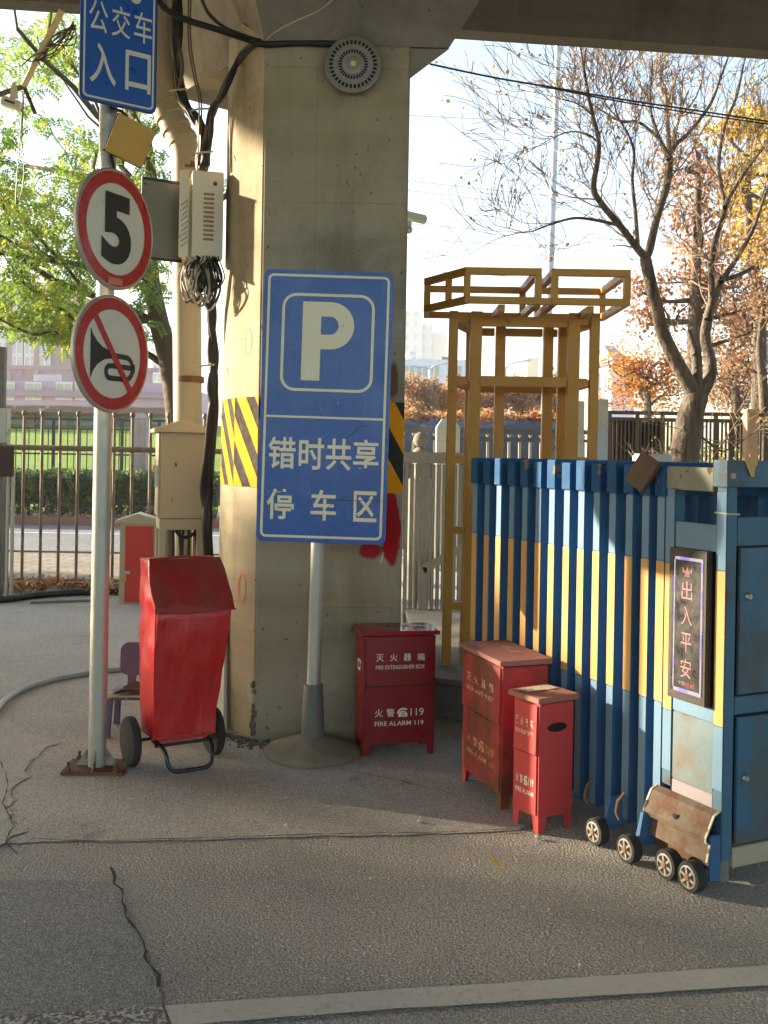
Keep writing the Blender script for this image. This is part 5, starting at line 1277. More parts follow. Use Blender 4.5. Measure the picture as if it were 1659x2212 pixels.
tk.tube(smooth_path([b0, P(1478,995,TY), P(1492,900,TY), P(1507,852,TY)], 5), [.185-.0035*i for i in range(16)], 14, 0, False)
trace([(1505,862),(1475,806),(1451,761),(1432,718),(1423,680),(1408,620),(1394,556)], .105, .075, -.3, False)
trace([(1394,556),(1374,532),(1340,488),(1300,440),(1283,406),(1291,350),(1294,309),(1284,260),(1273,213),(1262,150)], .055, .016, -.8)
trace([(1340,488),(1300,478),(1244,471),(1195,483),(1150,500)], .026, .010, -.8)
trace([(1396,556),(1403,540),(1410,510),(1420,470),(1444,387),(1447,338)], .060, .045, .3)
trace([(1447,338),(1430,310),(1413,290),(1379,263),(1345,263),(1310,245),(1280,225)], .028, .010, .3)
trace([(1447,338),(1462,310),(1485,290),(1534,227),(1560,160),(1575,120)], .036, .012, .8)
trace([(1378,525),(1372,450),(1366,387),(1370,330),(1355,285),(1335,255)], .030, .011, -.4)
trace([(1444,345),(1425,300),(1408,251),(1400,215),(1380,180),(1366,150)], .030, .012, .9)
trace([(1408,251),(1404,200),(1410,150),(1406,110)], .020, .010, .6)
trace([(1294,309),(1270,290),(1230,285),(1190,300)], .016, .007, -.5)
trace([(1283,251),(1250,225),(1215,215)], .016, .007, -.5)
trace([(1507,860),(1506,800),(1505,772),(1500,752)], .075, .068, .1, False)
trace([(1503,765),(1494,735),(1488,715)], .048, .040, .1, False)
trace([(1512,860),(1528,830),(1536,805),(1533,770),(1524,729),(1530,686),(1545,635),(1558,600)], .088, .060, .4, False)
trace([(1558,600),(1545,590),(1532,578),(1522,568)], .034, .030, .2, False)
trace([(1556,602),(1580,600),(1605,590),(1628,578)], .036, .026, .2, False)
trace([(1530,690),(1538,640),(1536,580),(1545,520),(1567,449),(1556,395),(1553,348),(1566,271),(1592,208),(1606,140)], .052, .016, .9)
trace([(1567,449),(1580,420),(1601,387),(1630,345),(1665,300)], .034, .012, .9)
trace([(1558,610),(1590,560),(1625,500),(1650,430),(1668,380)], .042, .016, 1.2)
trace([(1498,930),(1530,955),(1560,975),(1590,960),(1630,935)], .020, .006, .3)
trace([(1600,900),(1560,960),(1540,990)], .012, .007, .3)
build('trunk', tk, M_BARK, bt_, smooth=60, recalc=False)
build('twigs', twg, paint('twig_pale', lin(146,126,108), .9, .2, 6), bt_, smooth=60, recalc=False)
pods = MB()
for p, d in tips:
    if rnd.random() < .10: leaf_quads(pods, p, (.05,.05,.06), 2, .05, rnd, .8)
build('crown', pods, leafmat('seed_pod', lin(150,128,84), lin(176,150,96), None, .4), bt_, recalc=False)

def crown_tree(name, label, base, trunk, clusters, n_, size, mat, seed, bark=M_BARK, twig_depth=2, droop=.2, dens=None, r0=.14, fine=.02):
    rnd = random.Random(seed); base = V(base)
    t = thing(name, label, 'tree', base, 0, None); tk, tips = MB(), []
    pts = [base] + [V(p) for p in trunk]; sp = smooth_path(pts, 4)
    tk.tube(sp, [r0*(1-.75*i/(len(sp)-1)) for i in range(len(sp))], 9, 0, False)
    for c, rad in clusters:
        c = V(c); s_ = min(sp, key=lambda q: (q - c).length + (2 if q.z > c.z else 0)); m = s_.lerp(c,.5) + V((rnd.uniform(-.2,.2),0,rnd.uniform(-.1,.3)))
        tk.tube(smooth_path([s_, m, c], 4), [r0*.32, r0*.29, r0*.26, r0*.23, r0*.2, r0*.17, r0*.14, r0*.1, r0*.08], 5, 0, False)
        for _ in range(4): limb(tk, m.lerp(c, rnd.random()), (rnd.uniform(-1,1), rnd.uniform(-1,1), rnd.uniform(-.3,1)), rad[2]*1.1, fine, twig_depth, rnd, tips, .6, .1, 4, (2,3), .66)
    build('trunk', tk, bark, t, smooth=60, recalc=False)
    lf = MB()
    for c, rad in clusters: leaf_quads(lf, c, rad, n_, size, rnd, droop, .6)
    for p, d in tips: leaf_quads(lf, p, (.22,.22,.22), 4, size, rnd, droop, .8)
    build('crown', lf, mat, t, recalc=False)
    return t
M_RUSTL = leafmat('leaf_rust', lin(150,108,80), lin(168,124,94), lin(176,140,90), .45, .7)
M_GOLDL = leafmat('leaf_gold', lin(200,164,56), lin(210,178,76), lin(164,170,70), .5, .8)
M_ORL = leafmat('leaf_orange', lin(196,136,66), lin(208,158,76), lin(176,104,80), .45, .5)
M_BRL = leafmat('leaf_brown', lin(150,120,98), lin(168,138,108), lin(180,130,96), .45, .8)
def PC(l, Y, k): return [(P(x, y, Y + (i % 3)*.5), (rx/F_PX*Y, rx/F_PX*Y, ry/F_PX*Y)) for i, (x, y, rx, ry) in enumerate(l)]
Y_ = 17.0
crown_tree('rust_tree', 'tall narrow tree with rust-brown needles behind the bare tree', (P(1500,900,Y_).x, Y_, 0), [P(1500,760,Y_), P(1505,560,Y_), P(1510,330,Y_)],
    PC([(1510,350,20,50),(1490,420,24,50),(1530,450,26,60),(1480,510,34,50),(1540,560,40,60),(1470,600,44,50),(1520,640,50,50),(1440,690,60,40),(1560,700,60,60),(1400,640,40,36),(1380,700,44,34),(1600,620,44,60),(1620,720,50,60),(1640,660,40,60)], Y_, 1), 62, .075, M_RUSTL, 31, r0=.16, droop=.8)
Y_ = 19.0
crown_tree('golden_tree', 'golden yellow leafy tree at the right edge', (P(1640,900,Y_).x, Y_, 0), [P(1640,700,Y_), P(1620,520,Y_), P(1615,340,Y_)],
    PC([(1590,270,30,34),(1625,260,34,40),(1650,330,40,50),(1585,400,34,50),(1610,460,44,50),(1650,440,44,60),(1640,540,40,40),(1600,520,34,40),(1700,400,60,140),(1690,600,60,80)], Y_, 2), 330, .085, M_GOLDL, 32, r0=.17)
Y_ = 24.0
crown_tree('orange_tree', 'round orange and yellow tree behind the dark fence', (P(1400,960,Y_).x, Y_, 0), [P(1400,880,Y_), P(1395,820,Y_)],
    PC([(1345,815,44,44),(1330,850,36,34),(1380,840,44,40),(1420,820,50,46),(1450,855,50,36),(1395,870,70,26),(1470,800,40,50),(1360,790,30,24)], Y_, 3), 260, .08, M_ORL, 33, r0=.14)
crown_tree('brown_tree', 'brown thin-leaved tree between the bare trunk and the right edge', (P(1590,960,25).x, 25, 0), [P(1590,880,25), P(1585,780,25), P(1580,700,25)],
    PC([(1545,820,44,50),(1590,840,50,44),(1630,800,50,60),(1570,770,50,46),(1640,870,44,34),(1560,872,50,26),(1620,730,44,44),(1690,800,60,80)], 25, 4), 110, .09, M_BRL, 34, r0=.15, twig_depth=3)
crown_tree('thin_tree', 'grey-brown twiggy tree with few leaves at the right edge', (P(1665,960,16).x, 16, 0), [P(1650,850,16), P(1640,760,16), P(1652,640,16)],
    PC([(1640,720,40,50),(1655,640,40,60),(1610,800,50,40),(1650,560,40,50)], 16, 5), 26, .06, M_BRL, 35, r0=.10, twig_depth=3)
# low autumn growth beyond the palisade
Y_ = 34.0
for i, (px, lab, mt, w_, tp_) in enumerate(((905,'pale brown twiggy shrub tree left of the yellow frame',M_BRL,44,835),(985,'orange-brown shrub tree seen through the left posts of the yellow frame',M_ORL,36,838),(1060,'rust-orange shrub tree under the far street lamp',M_RUSTL,40,842),(1130,'rust-orange shrub tree in the wide opening of the yellow frame',M_RUSTL,40,838),(1200,'brown shrub tree behind the tall lamp post',M_BRL,40,838))):
    crown_tree('shrub_tree', lab, (P(px,960,Y_+i).x, Y_+i, 0), [P(px,900,Y_+i), P(px,870,Y_+i)],
        PC([(px-w_*.45,tp_+34,w_*.5,26),(px+w_*.4,tp_+38,w_*.5,26),(px,tp_+22,w_*.6,22),(px,tp_+52,w_,20)], Y_+i, i), 150, .13, mt, 40+i, r0=.08, twig_depth=3, fine=.014)

# unseen trees added to block the low sun, spaced to leave a lit band
M_ROW = paint('row_leaf', lin(84,104,44), .7, .3, 1)
for i, (xt, top, lab) in enumerate(((-14,3.3,'first added sun-blocking tree along the footpath towards the sun'),(-19,5.0,'second added sun-blocking tree along the footpath towards the sun'),(-24.1,7.0,'third added sun-blocking tree along the footpath towards the sun'),(-32.8,10.8,'tall fourth added sun-blocking tree along the footpath towards the sun'),(-38.6,11.6,'tall fifth added sun-blocking tree along the footpath towards the sun'))):
    rnd = random.Random(60+i); t = thing('sun_blocker_tree', lab, 'tree', (xt,13.8,0), 0, 'added sun-blocking trees'); lf = MB()
    build('trunk', MB().tube([(xt,13.8,0),(xt+.1,13.8,top*.5),(xt,13.8,top*.8)], [.16,.13,.06], 9), M_BARKD, t, smooth=60)
    for _ in range(2200 + int(top*120) + (3000 if i > 2 else 0)):
        x = rnd.uniform(-3.1,3.1); e = top - .35 + .55*noise.noise(V((x*.8+i*9, 1, 0))) ; z = e - (e-1.2)*rnd.random()**1.3 + rnd.uniform(-.15,.15)
        leaf_quads(lf, (xt+x, 13.8+rnd.uniform(-.9,.9), z), (.1,.1,.1), 1, .34, rnd, 0)
    build('crown', lf, M_ROW, t, recalc=False)

# clipped hedge across the road
hg = thing('hedge', 'clipped dark green hedge along the far side of the road', 'hedge', (-6, 21.7, .1))
rnd = random.Random(8); hm = MB(); hx0, hx1 = P(-300,1080,21.5).x, P(470,1080,21.5).x
for _ in range(22000):
    x = rnd.uniform(hx0,hx1); f = rnd.random()
    if f < .30: p = V((x, rnd.uniform(21.2,22.1), 1.02+.05*noise.noise(V((x*2.3,0,0)))+rnd.uniform(-.06,.07)))
    else:
        z = rnd.uniform(.18,1.0); p = V((x, 21.22+.06*noise.noise(V((x*3,z*3,0)))+rnd.uniform(-.05,.09)+(.12 if z < .32 else 0), z))
    leaf_quads(hm, p, (.02,.02,.02), 1, .062, rnd, -.2)
build('foliage', hm, leafmat('hedge_leaf', lin(58,86,54), lin(78,104,60), lin(140,150,76), .35, 1.4), hg, recalc=False)
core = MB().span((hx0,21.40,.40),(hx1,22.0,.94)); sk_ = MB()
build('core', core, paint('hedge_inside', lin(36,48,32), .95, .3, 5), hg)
for _ in range(120):
    x = rnd.uniform(hx0,hx1); sk_.tube([V((x,21.5,.1)), V((x+rnd.uniform(-.1,.1),21.35,.32)), V((x+rnd.uniform(-.25,.25),21.3,.6))], .010, 4)
build('stems', sk_, M_TWIG, hg)

# ---------------------------------------------------------------- beyond the left fence: railing, post, shed, buildings
M_GRNF = paint('railing_dark_green', lin(38,58,54), .5, .15, 4)
ry = 22.9
rl = thing('green_railing', 'dark green railing in front of the lawn', 'railing', (-6, ry, .1))
zt_, zm_, zb_ = P(100,905,ry).z, P(100,925,ry).z, P(100,980,ry).z
ra, rb_ = P(-300,900,ry).x, P(300,900,ry).x
for z, h in ((zt_,.05),(zm_,.035),(zb_,.035)): build('rail', MB().span((ra,ry-.02,z-h/2),(rb_+1.2,ry+.02,z+h/2)), M_GRNF, rl)
for px in (-300,-160,-20,117,265,345): 
    x = P(px,950,ry).x; build('post', MB().span((x-.035,ry-.045,.12),(x+.035,ry-.0205,zt_+.03)), M_GRNF, rl)
bm_ = MB(); x = ra
while x < rb_+1.2: bm_.tube([(x,ry+.03,.2),(x,ry+.03,zm_)], .013, 5); x += .142
bo2 = build('bars', bm_, M_GRNF, rl)
spx = P(302, 960, 22.4)
sp_ = thing('stone_gate_post', 'pale pinkish stone post with a pointed cap at the end of the hedge', 'stone post', (spx.x, 22.4, .1))
zt2 = P(300,893,22.4).z; wd = 17/F_PX*22.4
build('shaft', MB().span((spx.x-wd,22.2,.1),(spx.x+wd,22.6,zt2-.12)), concrete('stone_pinkish', lin(190,176,170), .12), sp_, bevel=.02)
build('cap', MB().add([(spx.x-wd,22.2,zt2-.118),(spx.x+wd,22.2,zt2-.118),(spx.x+wd,22.6,zt2-.118),(spx.x-wd,22.6,zt2-.118),(spx.x-wd*.5,22.3,zt2),(spx.x+wd*.5,22.3,zt2),(spx.x+wd*.5,22.5,zt2),(spx.x-wd*.5,22.5,zt2)], [(3,2,1,0),(4,5,6,7),(0,1,5,4),(1,2,6,5),(2,3,7,6),(3,0,4,7)]), concrete('stone_pinkish_cap', lin(190,176,170), .12), sp_)
mb_ = P(170,1022,23.2)
rk = MB().ball((mb_.x,23.4,.25), .6, 0, (1.35,.5,.72), 24, 12)
for v in rk.v: v += noise.noise_vector(v*1.7)*.10
tag(build('grey_boulder', rk, concrete('boulder_grey', lin(176,176,178), .18), smooth=60), 'pale grey rounded mound behind the hedge', 'boulder')

# low shed with a rusty eave
sy = 37.0
shd = thing('long_shed', 'long low shed with a rusty eave beyond the lawn', 'shed', (-9, sy, 2.0))
za, zb2, zc = P(180,880,sy).z, P(180,893,sy).z, P(180,924,sy).z
xa, xb = P(-320,885,sy).x, P(376,885,sy).x
ev = MB(); k = 60
for i in range(k+1):
    x = xa + (xb-xa)*i/k; dz = .05*noise.noise(V((x*1.3,2,0)))
    ev.v += [V((x,sy-.6,zb2+dz)), V((x,sy-.6,za+dz)), V((x,sy+3,za+.02)), V((x,sy-.4,zb2+dz))]
for i in range(k):
    a = i*4; ev.f += [[a,a+4,a+5,a+1],[a+1,a+5,a+6,a+2],[a+3,a+7,a+4,a]]; ev.m += [0,0,0]
build('roof', ev, paint('eave_rust', lin(140,100,90), .8, .25, 3, chips=(lin(190,176,160), .36, 4)), shd)
build('wall', MB().span((xa,sy+.5,1.6),(xb,sy+.7,zb2+.3)), paint('shed_teal_wall', lin(142,166,166), .6, .12, .6), shd)
wn = MB()
for i in range(9):
    x = xa + (xb-xa)*(i+.5)/9; wn = MB().span((x-.5,sy+.47,zc+.05),(x+.5,sy+.499,zc+.42)); build('window', wn, paint('shed_pane_%d' % i, lin(176,196,196), .2, .1, 2), shd)
for px in (72, 250):
    x = P(px,900,sy).x; build('prop_post', MB().span((x-.12,sy-.25,1.7),(x+.12,sy-.05,zb2-.03)).bar((x,sy-.15,zb2-.5),(x+.55,sy-.15,zb2-.03),.08,.08).bar((x,sy-.15,zb2-.5),(x-.55,sy-.15,zb2-.03),.08,.08), paint('prop_brown_%d' % px, lin(124,96,86), .8, .2, 3), shd)

M_GLASS = paint('window_glass', lin(150,160,166), .15, .25, .8)
M_GLASSG = paint('window_glass_greenish', lin(176,182,150), .2, .25, .9)
def block(name, label, px0, px1, pyt, Y, depth, mat, pyb=990, cat='building'):
    a, b = P(px0,pyb,Y), P(px1,pyb,Y); zt = P((px0+px1)/2, pyt, Y).z
    t = thing(name, label, cat, ((a.x+b.x)/2, Y, 0))
    build('wall', MB().span((a.x,Y,-.1),(b.x,Y+depth,zt)), mat, t)
    return t, a.x, b.x, zt
def windows(t, px, py, Y, w, h, fmat=None, gmat=None):
    """one window part with its pane, then copies"""
    first = None
    for y in py:
        for x in px:
            c = P(x, y, Y)
            if first is None:
                f = MB().span((-w/2,-.12,-h/2),(w/2,-.02,h/2)); o = build('window', f, fmat, t, world=False)
                gp = MB()
                for sx in (-1,1): gp.span((sx*w*.24-w*.19,-.14,-h*.40),(sx*w*.24+w*.19,-.1201,h*.40))
                build('pane', gp, gmat, o, world=False)
                first = o
            else:
                o = first.copy(); COL.objects.link(o)
                for g in list(first.children):
                    d = g.copy(); COL.objects.link(d); d.parent = o
            o.parent = t; o.location = (c.x - t.location.x, 0, c.z)
M_WFR = paint('window_frame_white', lin(206,202,198), .5, .08, 2)
t, xa, xb, zt_ = block('lilac_building', 'pale lilac low building behind the shed at the left', -60, 372, 824, 60, 14, paint('render_lilac', lin(176,152,168), .8, .06, .4))
windows(t, (16,74,140,182,240), (845,), 60, .95, 1.05, M_WFR, M_GLASSG)
build('parapet', MB().span((xa-.3,59.6,zt_-.9),(xb+.1,60-.01,zt_-.55)), paint('parapet_mauve', lin(150,124,136), .8, .08, .5), t)
top = P(100,790,60).z
for px in (-10,42,150,210,320):
    x = P(px,800,60).x; build('roof_post', MB().span((x-.18,60.1,zt_+.001),(x+.18,60.5,top-.24)), paint('post_mauve_%d' % px, lin(160,134,146), .8, .08, .5), t)
build('roof_beam', MB().span((xa,60,top-.235),(P(340,800,60).x,60.6,top)), paint('beam_mauve', lin(160,134,146), .8, .08, .5), t)
build('roof_screen', MB().span((P(60,815,60).x,61,zt_+.001),(P(120,815,60).x,61.1,P(60,806,60).z)).span((P(165,815,60).x,61,zt_+.001),(P(215,815,60).x,61.1,P(60,806,60).z)), paint('screen_blue_white', lin(206,214,224), .5, .1, 1), t)
t, xa, xb, zt_ = block('brown_tower', 'tall brown brick apartment tower at the far left', -120, 118, 608, 112, 20, paint('tower_brown', lin(112,94,92), .85, .1, .3))
windows(t, (-20,8,37,66,97), (628,658,690,722,752,782), 112, 1.25, 1.45, M_WFR, M_GLASS)
for px in (22, 82):
    x = P(px,700,112).x; build('fluted_band', MB().span((x-.25,111.7,0),(x+.25,111.99,zt_-.3)), paint('band_brown_%d' % px, lin(124,106,104), .85, .1, .3), t)
t, xa, xb, zt_ = block('orange_block', 'narrow orange-brown block beside the brown tower', 120, 152, 716, 118, 12, paint('block_orange', lin(186,146,96), .85, .1, .4))
windows(t, (128,140), (735,755,775), 118, .8, 1.0, paint('frame_brown', lin(120,70,40), .6, .1, 3), paint('glass_orange', lin(206,120,60), .3, .2, 1))
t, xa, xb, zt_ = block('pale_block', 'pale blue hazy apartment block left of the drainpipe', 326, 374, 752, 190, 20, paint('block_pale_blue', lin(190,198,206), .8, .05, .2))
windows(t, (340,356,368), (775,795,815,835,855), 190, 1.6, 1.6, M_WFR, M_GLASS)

# ---------------------------------------------------------------- beyond the right side
ry = 14.5
rl2 = thing('spear_railing', 'dark spear-topped railing behind the yellow frame', 'railing', (1.2, ry, 0))
ra, rb_ = P(840,950,ry).x, P(1300,950,ry).x; zt_ = P(1000,929,ry).z; zl = P(1000,948,ry).z
M_RAILD = paint('railing_grey_dark', lin(84,84,84), .5, .15, 4)
build('rail', MB().span((ra,ry-.025,zt_-.035),(rb_,ry+.025,zt_+.03)), M_RAILD, rl2)
build('rail', MB().span((ra,ry-.02,zl-.025),(rb_,ry+.02,zl+.025)), M_RAILD, rl2)
x = ra + .05
while x < rb_:
    build('spear', MB().span((x-.018,ry-.018,.1),(x+.018,ry+.018,zl-.03)).lathe([(.012,zl+.03),(.034,zl+.07),(.004,zt_-.05)], (x,ry,0), (0,0,1), 8), paint('spear_pale', lin(178,172,156), .5, .1, 5) if 'spear_pale' not in bpy.data.materials else bpy.data.materials['spear_pale'], rl2); x += .148
for px, top_, lab in ((968,905,'white square stone post behind the left posts of the yellow frame'),):
    pz = P(px,top_,14.2); wd = .16
    t = thing('stone_post', lab, 'stone post', (pz.x,14.2,0))
    build('shaft', MB().span((pz.x-wd,14.05,0),(pz.x+wd,14.38,pz.z-.12)), concrete('post_white', lin(216,212,200), .08), t, bevel=.01)
    build('cap', MB().add([(pz.x-wd,14.05,pz.z-.118),(pz.x+wd,14.05,pz.z-.118),(pz.x+wd,14.38,pz.z-.118),(pz.x-wd,14.38,pz.z-.118),(pz.x-.08,14.12,pz.z),(pz.x+.08,14.12,pz.z),(pz.x+.08,14.3,pz.z),(pz.x-.08,14.3,pz.z)], [(3,2,1,0),(4,5,6,7),(0,1,5,4),(1,2,6,5),(2,3,7,6),(3,0,4,7)]), bpy.data.materials['post_white'], t)
for px0, px1, top_, yy, lab in ((1286,1314,862,10.6,'tall pale stone pillar with a bluish patch right of the yellow frame'),(1244,1262,866,11.4,'tall pale stone pillar seen between the right posts of the yellow frame')):
    a, b = P(px0,950,yy), P(px1,950,yy); z = P(px0,top_,yy).z
    t = thing('stone_pillar', lab, 'stone pillar', ((a.x+b.x)/2,yy,0))
    build('shaft', MB().span((a.x,yy,0),(b.x,yy+.16,z)), concrete('pillar_pale_%d' % px0, lin(206,204,198), .1), t, bevel=.006)
    if px0 == 1286:
        zz = P(1300,925,yy).z; pts = [(a.x+.01,.3),(b.x-.004,.3),(b.x-.004,zz-.05),(b.x-.03,zz-.02),(b.x-.06,zz+.02),(a.x+.05,zz-.01),(a.x+.02,zz-.06)]
        build('repair_patch', MB().flat(pts, (0,yy,0), V((1,0,0)), V((0,0,1)), .003), paint('patch_bluish', lin(176,190,206), .8, .08, 8), t)

# heap under black sheeting, leaves on top
hx0, hx1 = P(850,950,17).x, P(1240,950,17).x; hp2 = MB(); nx, nz = 60, 10
ztop = P(1000,905,17).z
for i in range(nx+1):
    for j in range(nz+1):
        f = j/nz; x = hx0+(hx1-hx0)*i/nx; nn_ = noise.noise_vector(V((x*1.4, f*2.2, 3)))
        hp2.v.append(V((x+nn_.x*.08, 17+1.0*f**2+nn_.y*.22, ztop*math.sin(min(f*1.25,1)*math.pi/2)+nn_.z*.13*f)))
for i in range(nx):
    for j in range(nz): hp2.f.append([i*(nz+1)+j,(i+1)*(nz+1)+j,(i+1)*(nz+1)+j+1,i*(nz+1)+j+1]); hp2.m.append(0)
hpt = thing('covered_heap', 'long heap under black plastic sheeting behind the spear railing', 'heap', ((hx0+hx1)/2,17.2,0))
M_SHEET = NT('sheeting_black'); M_SHEET.out(M_SHEET.mix(M_SHEET.noise(3,3), lin(58,66,80), lin(84,92,106)), .32, M_SHEET.bump(M_SHEET.noise(5,4,.6), .8, .06), 0, .6)
build('sheeting', hp2, M_SHEET.mat, hpt, smooth=70, recalc=False)
rnd = random.Random(3); lv = MB()
for _ in range(1500):
    x = rnd.uniform(hx0,hx1); leaf_quads(lv, (x, 17.9+rnd.uniform(-.3,.5), ztop+.03+rnd.uniform(-.06,.16)*(.6+noise.noise(V((x*2,0,0))))), (.05,.05,.03), 1, .10, rnd, 0)
build('dry_leaves', lv, leafmat('dry_leaf', lin(160,112,76), lin(186,140,96), lin(206,170,120), .3, 2), hpt, recalc=False)

# dark bar fence on the right
dy = 15.6
dfn = thing('dark_bar_fence', 'dark iron bar fence, its left part backed by black sheeting', 'fence', (5, dy, 0))
def fz_(px, pyl, pyr): return P(px, pyl + (pyr-pyl)*(px-1315)/(1659-1315), dy).z
xl, xr_ = P(1313,940,dy).x, P(1720,940,dy).x
z1, z2 = fz_(1400,888,904), fz_(1400,902,918)
M_IRON = paint('iron_brown_black', lin(78,62,50), .6, .2, 4)
build('rail', MB().span((xl,dy-.03,z1-.03),(xr_,dy+.03,z1+.025)), M_IRON, dfn)
build('rail', MB().span((xl,dy-.03,z2-.03),(xr_,dy+.03,z2+.025)), M_IRON, dfn)
build('rail', MB().span((xl,dy-.03,.4),(xr_,dy+.03,.45)), M_IRON, dfn)
bm_ = MB(); x = xl + .03; cnt = 0
while x < xr_ and cnt < 95:
    build('bar', MB().span((x-.013,dy-.013,.2),(x+.013,dy+.013,z2-.031)), M_IRON, dfn); x += .058; cnt += 1
for px in (1316,1376,1430,1480,1545,1580,1655):
    x = P(px,900,dy).x; build('post', MB().span((x-.03,dy-.055,.0),(x+.03,dy-.0305,z1)), M_IRON, dfn)
sx1 = P(1442,940,dy).x
sg = MB(); k = 70
for i in range(k+1):
    x = xl+(sx1-xl)*i/k; o = .03*math.sin(i*2.1)+.015*math.sin(i*5.3)
    sg.v += [V((x,dy+.10+o,.2)), V((x,dy+.10+o,z2+.03*math.sin(i*1.3))), V((x,dy+.115+o,.2)), V((x,dy+.115+o,z2+.03*math.sin(i*1.3)))]
for i in range(k): a = i*4; sg.f += [[a,a+4,a+5,a+1],[a+2,a+3,a+7,a+6]]; sg.m += [0,0]
build('black_sheet', sg, paint('net_black', lin(44,42,42), .7, .2, 3), dfn, smooth=60)
px_ = P(1621,960,15.3)
t = thing('stone_post', 'warm pinkish stone post in the dark bar fence at the far right', 'stone post', (px_.x,15.3,0))
build('shaft', MB().span((px_.x-.085,15.2,0),(px_.x+.085,15.4,P(1621,893,15.3).z)), concrete('post_warm', lin(196,160,132), .12), t, bevel=.01)
build('cap', MB().span((px_.x-.10,15.18,P(1621,893,15.3).z+.002),(px_.x+.10,15.42,P(1621,889,15.3).z+.03)), bpy.data.materials['post_warm'], t, bevel=.01)
# bushes and grass behind the dark fence
gz = thing('green_bush', 'sunlit green bush behind the bars of the dark fence', 'bush', (P(1560,980,17).x,17,0)); rnd = random.Random(9); gb = MB()
for _ in range(2600): leaf_quads(gb, (rnd.uniform(P(1440,980,17).x,P(1700,980,17).x), rnd.uniform(16.4,17.4), rnd.uniform(.1,1.75)**1.0), (.1,.1,.1), 1, .085, rnd, 0)
build('foliage', gb, leafmat('bush_leaf', lin(140,160,70), lin(186,190,100), lin(206,196,140), .5, 1.5), gz, recalc=False)
structure('verge', MB().add([(2.2,10.2,.006),(60,10.2,.006),(60,60,.006),(2.2,60,.006)], [(0,1,2,3)]), paint('verge_soil', lin(150,138,96), .95, .25, 1, chips=(lin(120,136,70), .45, 2)))
# pale grey box behind the gate
q0, q1 = P(1386,996,8.5), P(1448,984,8.5)
bxg = thing('grey_bin', 'pale grey plastic bin just showing over the folding gate', 'bin', ((q0.x+q1.x)/2,8.6,0))
build('body', MB().span((q0.x+.01,8.45,0),(q1.x-.01,8.8,1.50)), paint('bin_grey', lin(180,184,190), .5, .06, 5), bxg, bevel=.02)
build('lid', MB().span((q0.x,8.43,1.505),(q1.x,8.82,q1.z+.01)), bpy.data.materials['bin_grey'], bxg, bevel=.015)

# street lamps
M_LAMPW = paint('lamp_pole_pale', lin(186,194,206), .45, .06, 2)
a, b = P(1186,662,26), P(1206,100,26); d = (b-a)/(b.z-a.z); base = a - d*a.z; tp = a + d*(b.z+2.5-a.z)
t = thing('tall_lamp_post', 'tall pale tapering lamp post behind the yellow frame', 'lamp post', base)
build('pole', MB().tube([base, base.lerp(tp,.5), tp], [.115,.09,.065], 16), M_LAMPW, t, smooth=60)
aj = b + d*.0
build('arm', MB().tube([P(1206,135,26), P(1212,112,26), P(1222,88,26), P(1240,50,26)], .035, 8), M_LAMPW, t, smooth=60)
build('collar', MB().lathe([(.10,-.05),(.115,-.04),(.115,.04),(.10,.05)], P(1197,418,26), d, 16, 0, False), M_GALV, t)
def street_lamp(px, pt, Y, arms, label):
    base = V((P(px,960,Y).x, Y, 0)); topp = P(px,pt,Y)
    t = thing('street_lamp', label, 'street lamp', base, 0, 'far street lamps')
    build('pole', MB().tube([base, topp], [.11,.07], 8), M_LAMPW, t, smooth=60)
    for ax, ay in arms:
        e = P(ax, ay, Y); m = V((topp.x*.75+e.x*.25, Y, e.z*.62+topp.z*.38))
        build('arm', MB().tube(smooth_path([topp, m, e], 5), .055, 6), M_LAMPW, t, smooth=60)
        s_ = 1 if e.x > topp.x else -1
        build('lamp_head', MB().box(e + V((s_*.25,0,.02)), (.6,.24,.12), 0, Matrix.Rotation(-.15*s_,3,'Y')), M_LAMPW, t, bevel=.04)
street_lamp(1092, 800, 62, ((1128,780),(1086,788)), 'double-armed street lamp in the wide opening of the yellow frame')
street_lamp(929, 800, 62, ((960,785),(908,792)), 'pale street lamp in front of the blue-white block')
street_lamp(1296, 806, 58, ((1306,790),), 'thin pale street lamp right of the yellow frame')
bb = P(1094,832,60); t = thing('road_board', 'pale rectangular road board on the far street lamp', 'road board', bb)
build('board', MB().box(bb, (.9,.06,.75)), paint('board_pale_red', lin(206,186,182), .5, .06, 2), t); build('bracket', MB().box(bb+V((-.05,.3,0)), (.1,.5,.1)), M_GALV, t)
# power lines
for i, (y0, y1, lab) in enumerate(((253,262,'faint upper power line in the pale sky'),(390,446,'power line crossing behind the lamp post, fifth from the bottom'),(410,474,'power line just under the fifth one'),(484,522,'power line at the height of the tree fork'),(515,545,'lower power line under the tree fork'),(586,606,'lowest faint power line over the yellow frame'))):
    Y_ = 90; a, b = P(820,y0-6,Y_), P(1560,y1+6,Y_+25); m = a.lerp(b,.5) - V((0,0,.25))
    tag(build('power_line', MB().tube(smooth_path([a,m,b],8), .030, 5), paint('wire_grey', lin(120,112,104), .6, .1, 1) if i == 0 else bpy.data.materials['wire_grey']), lab, 'power line', 'power lines in the sky')
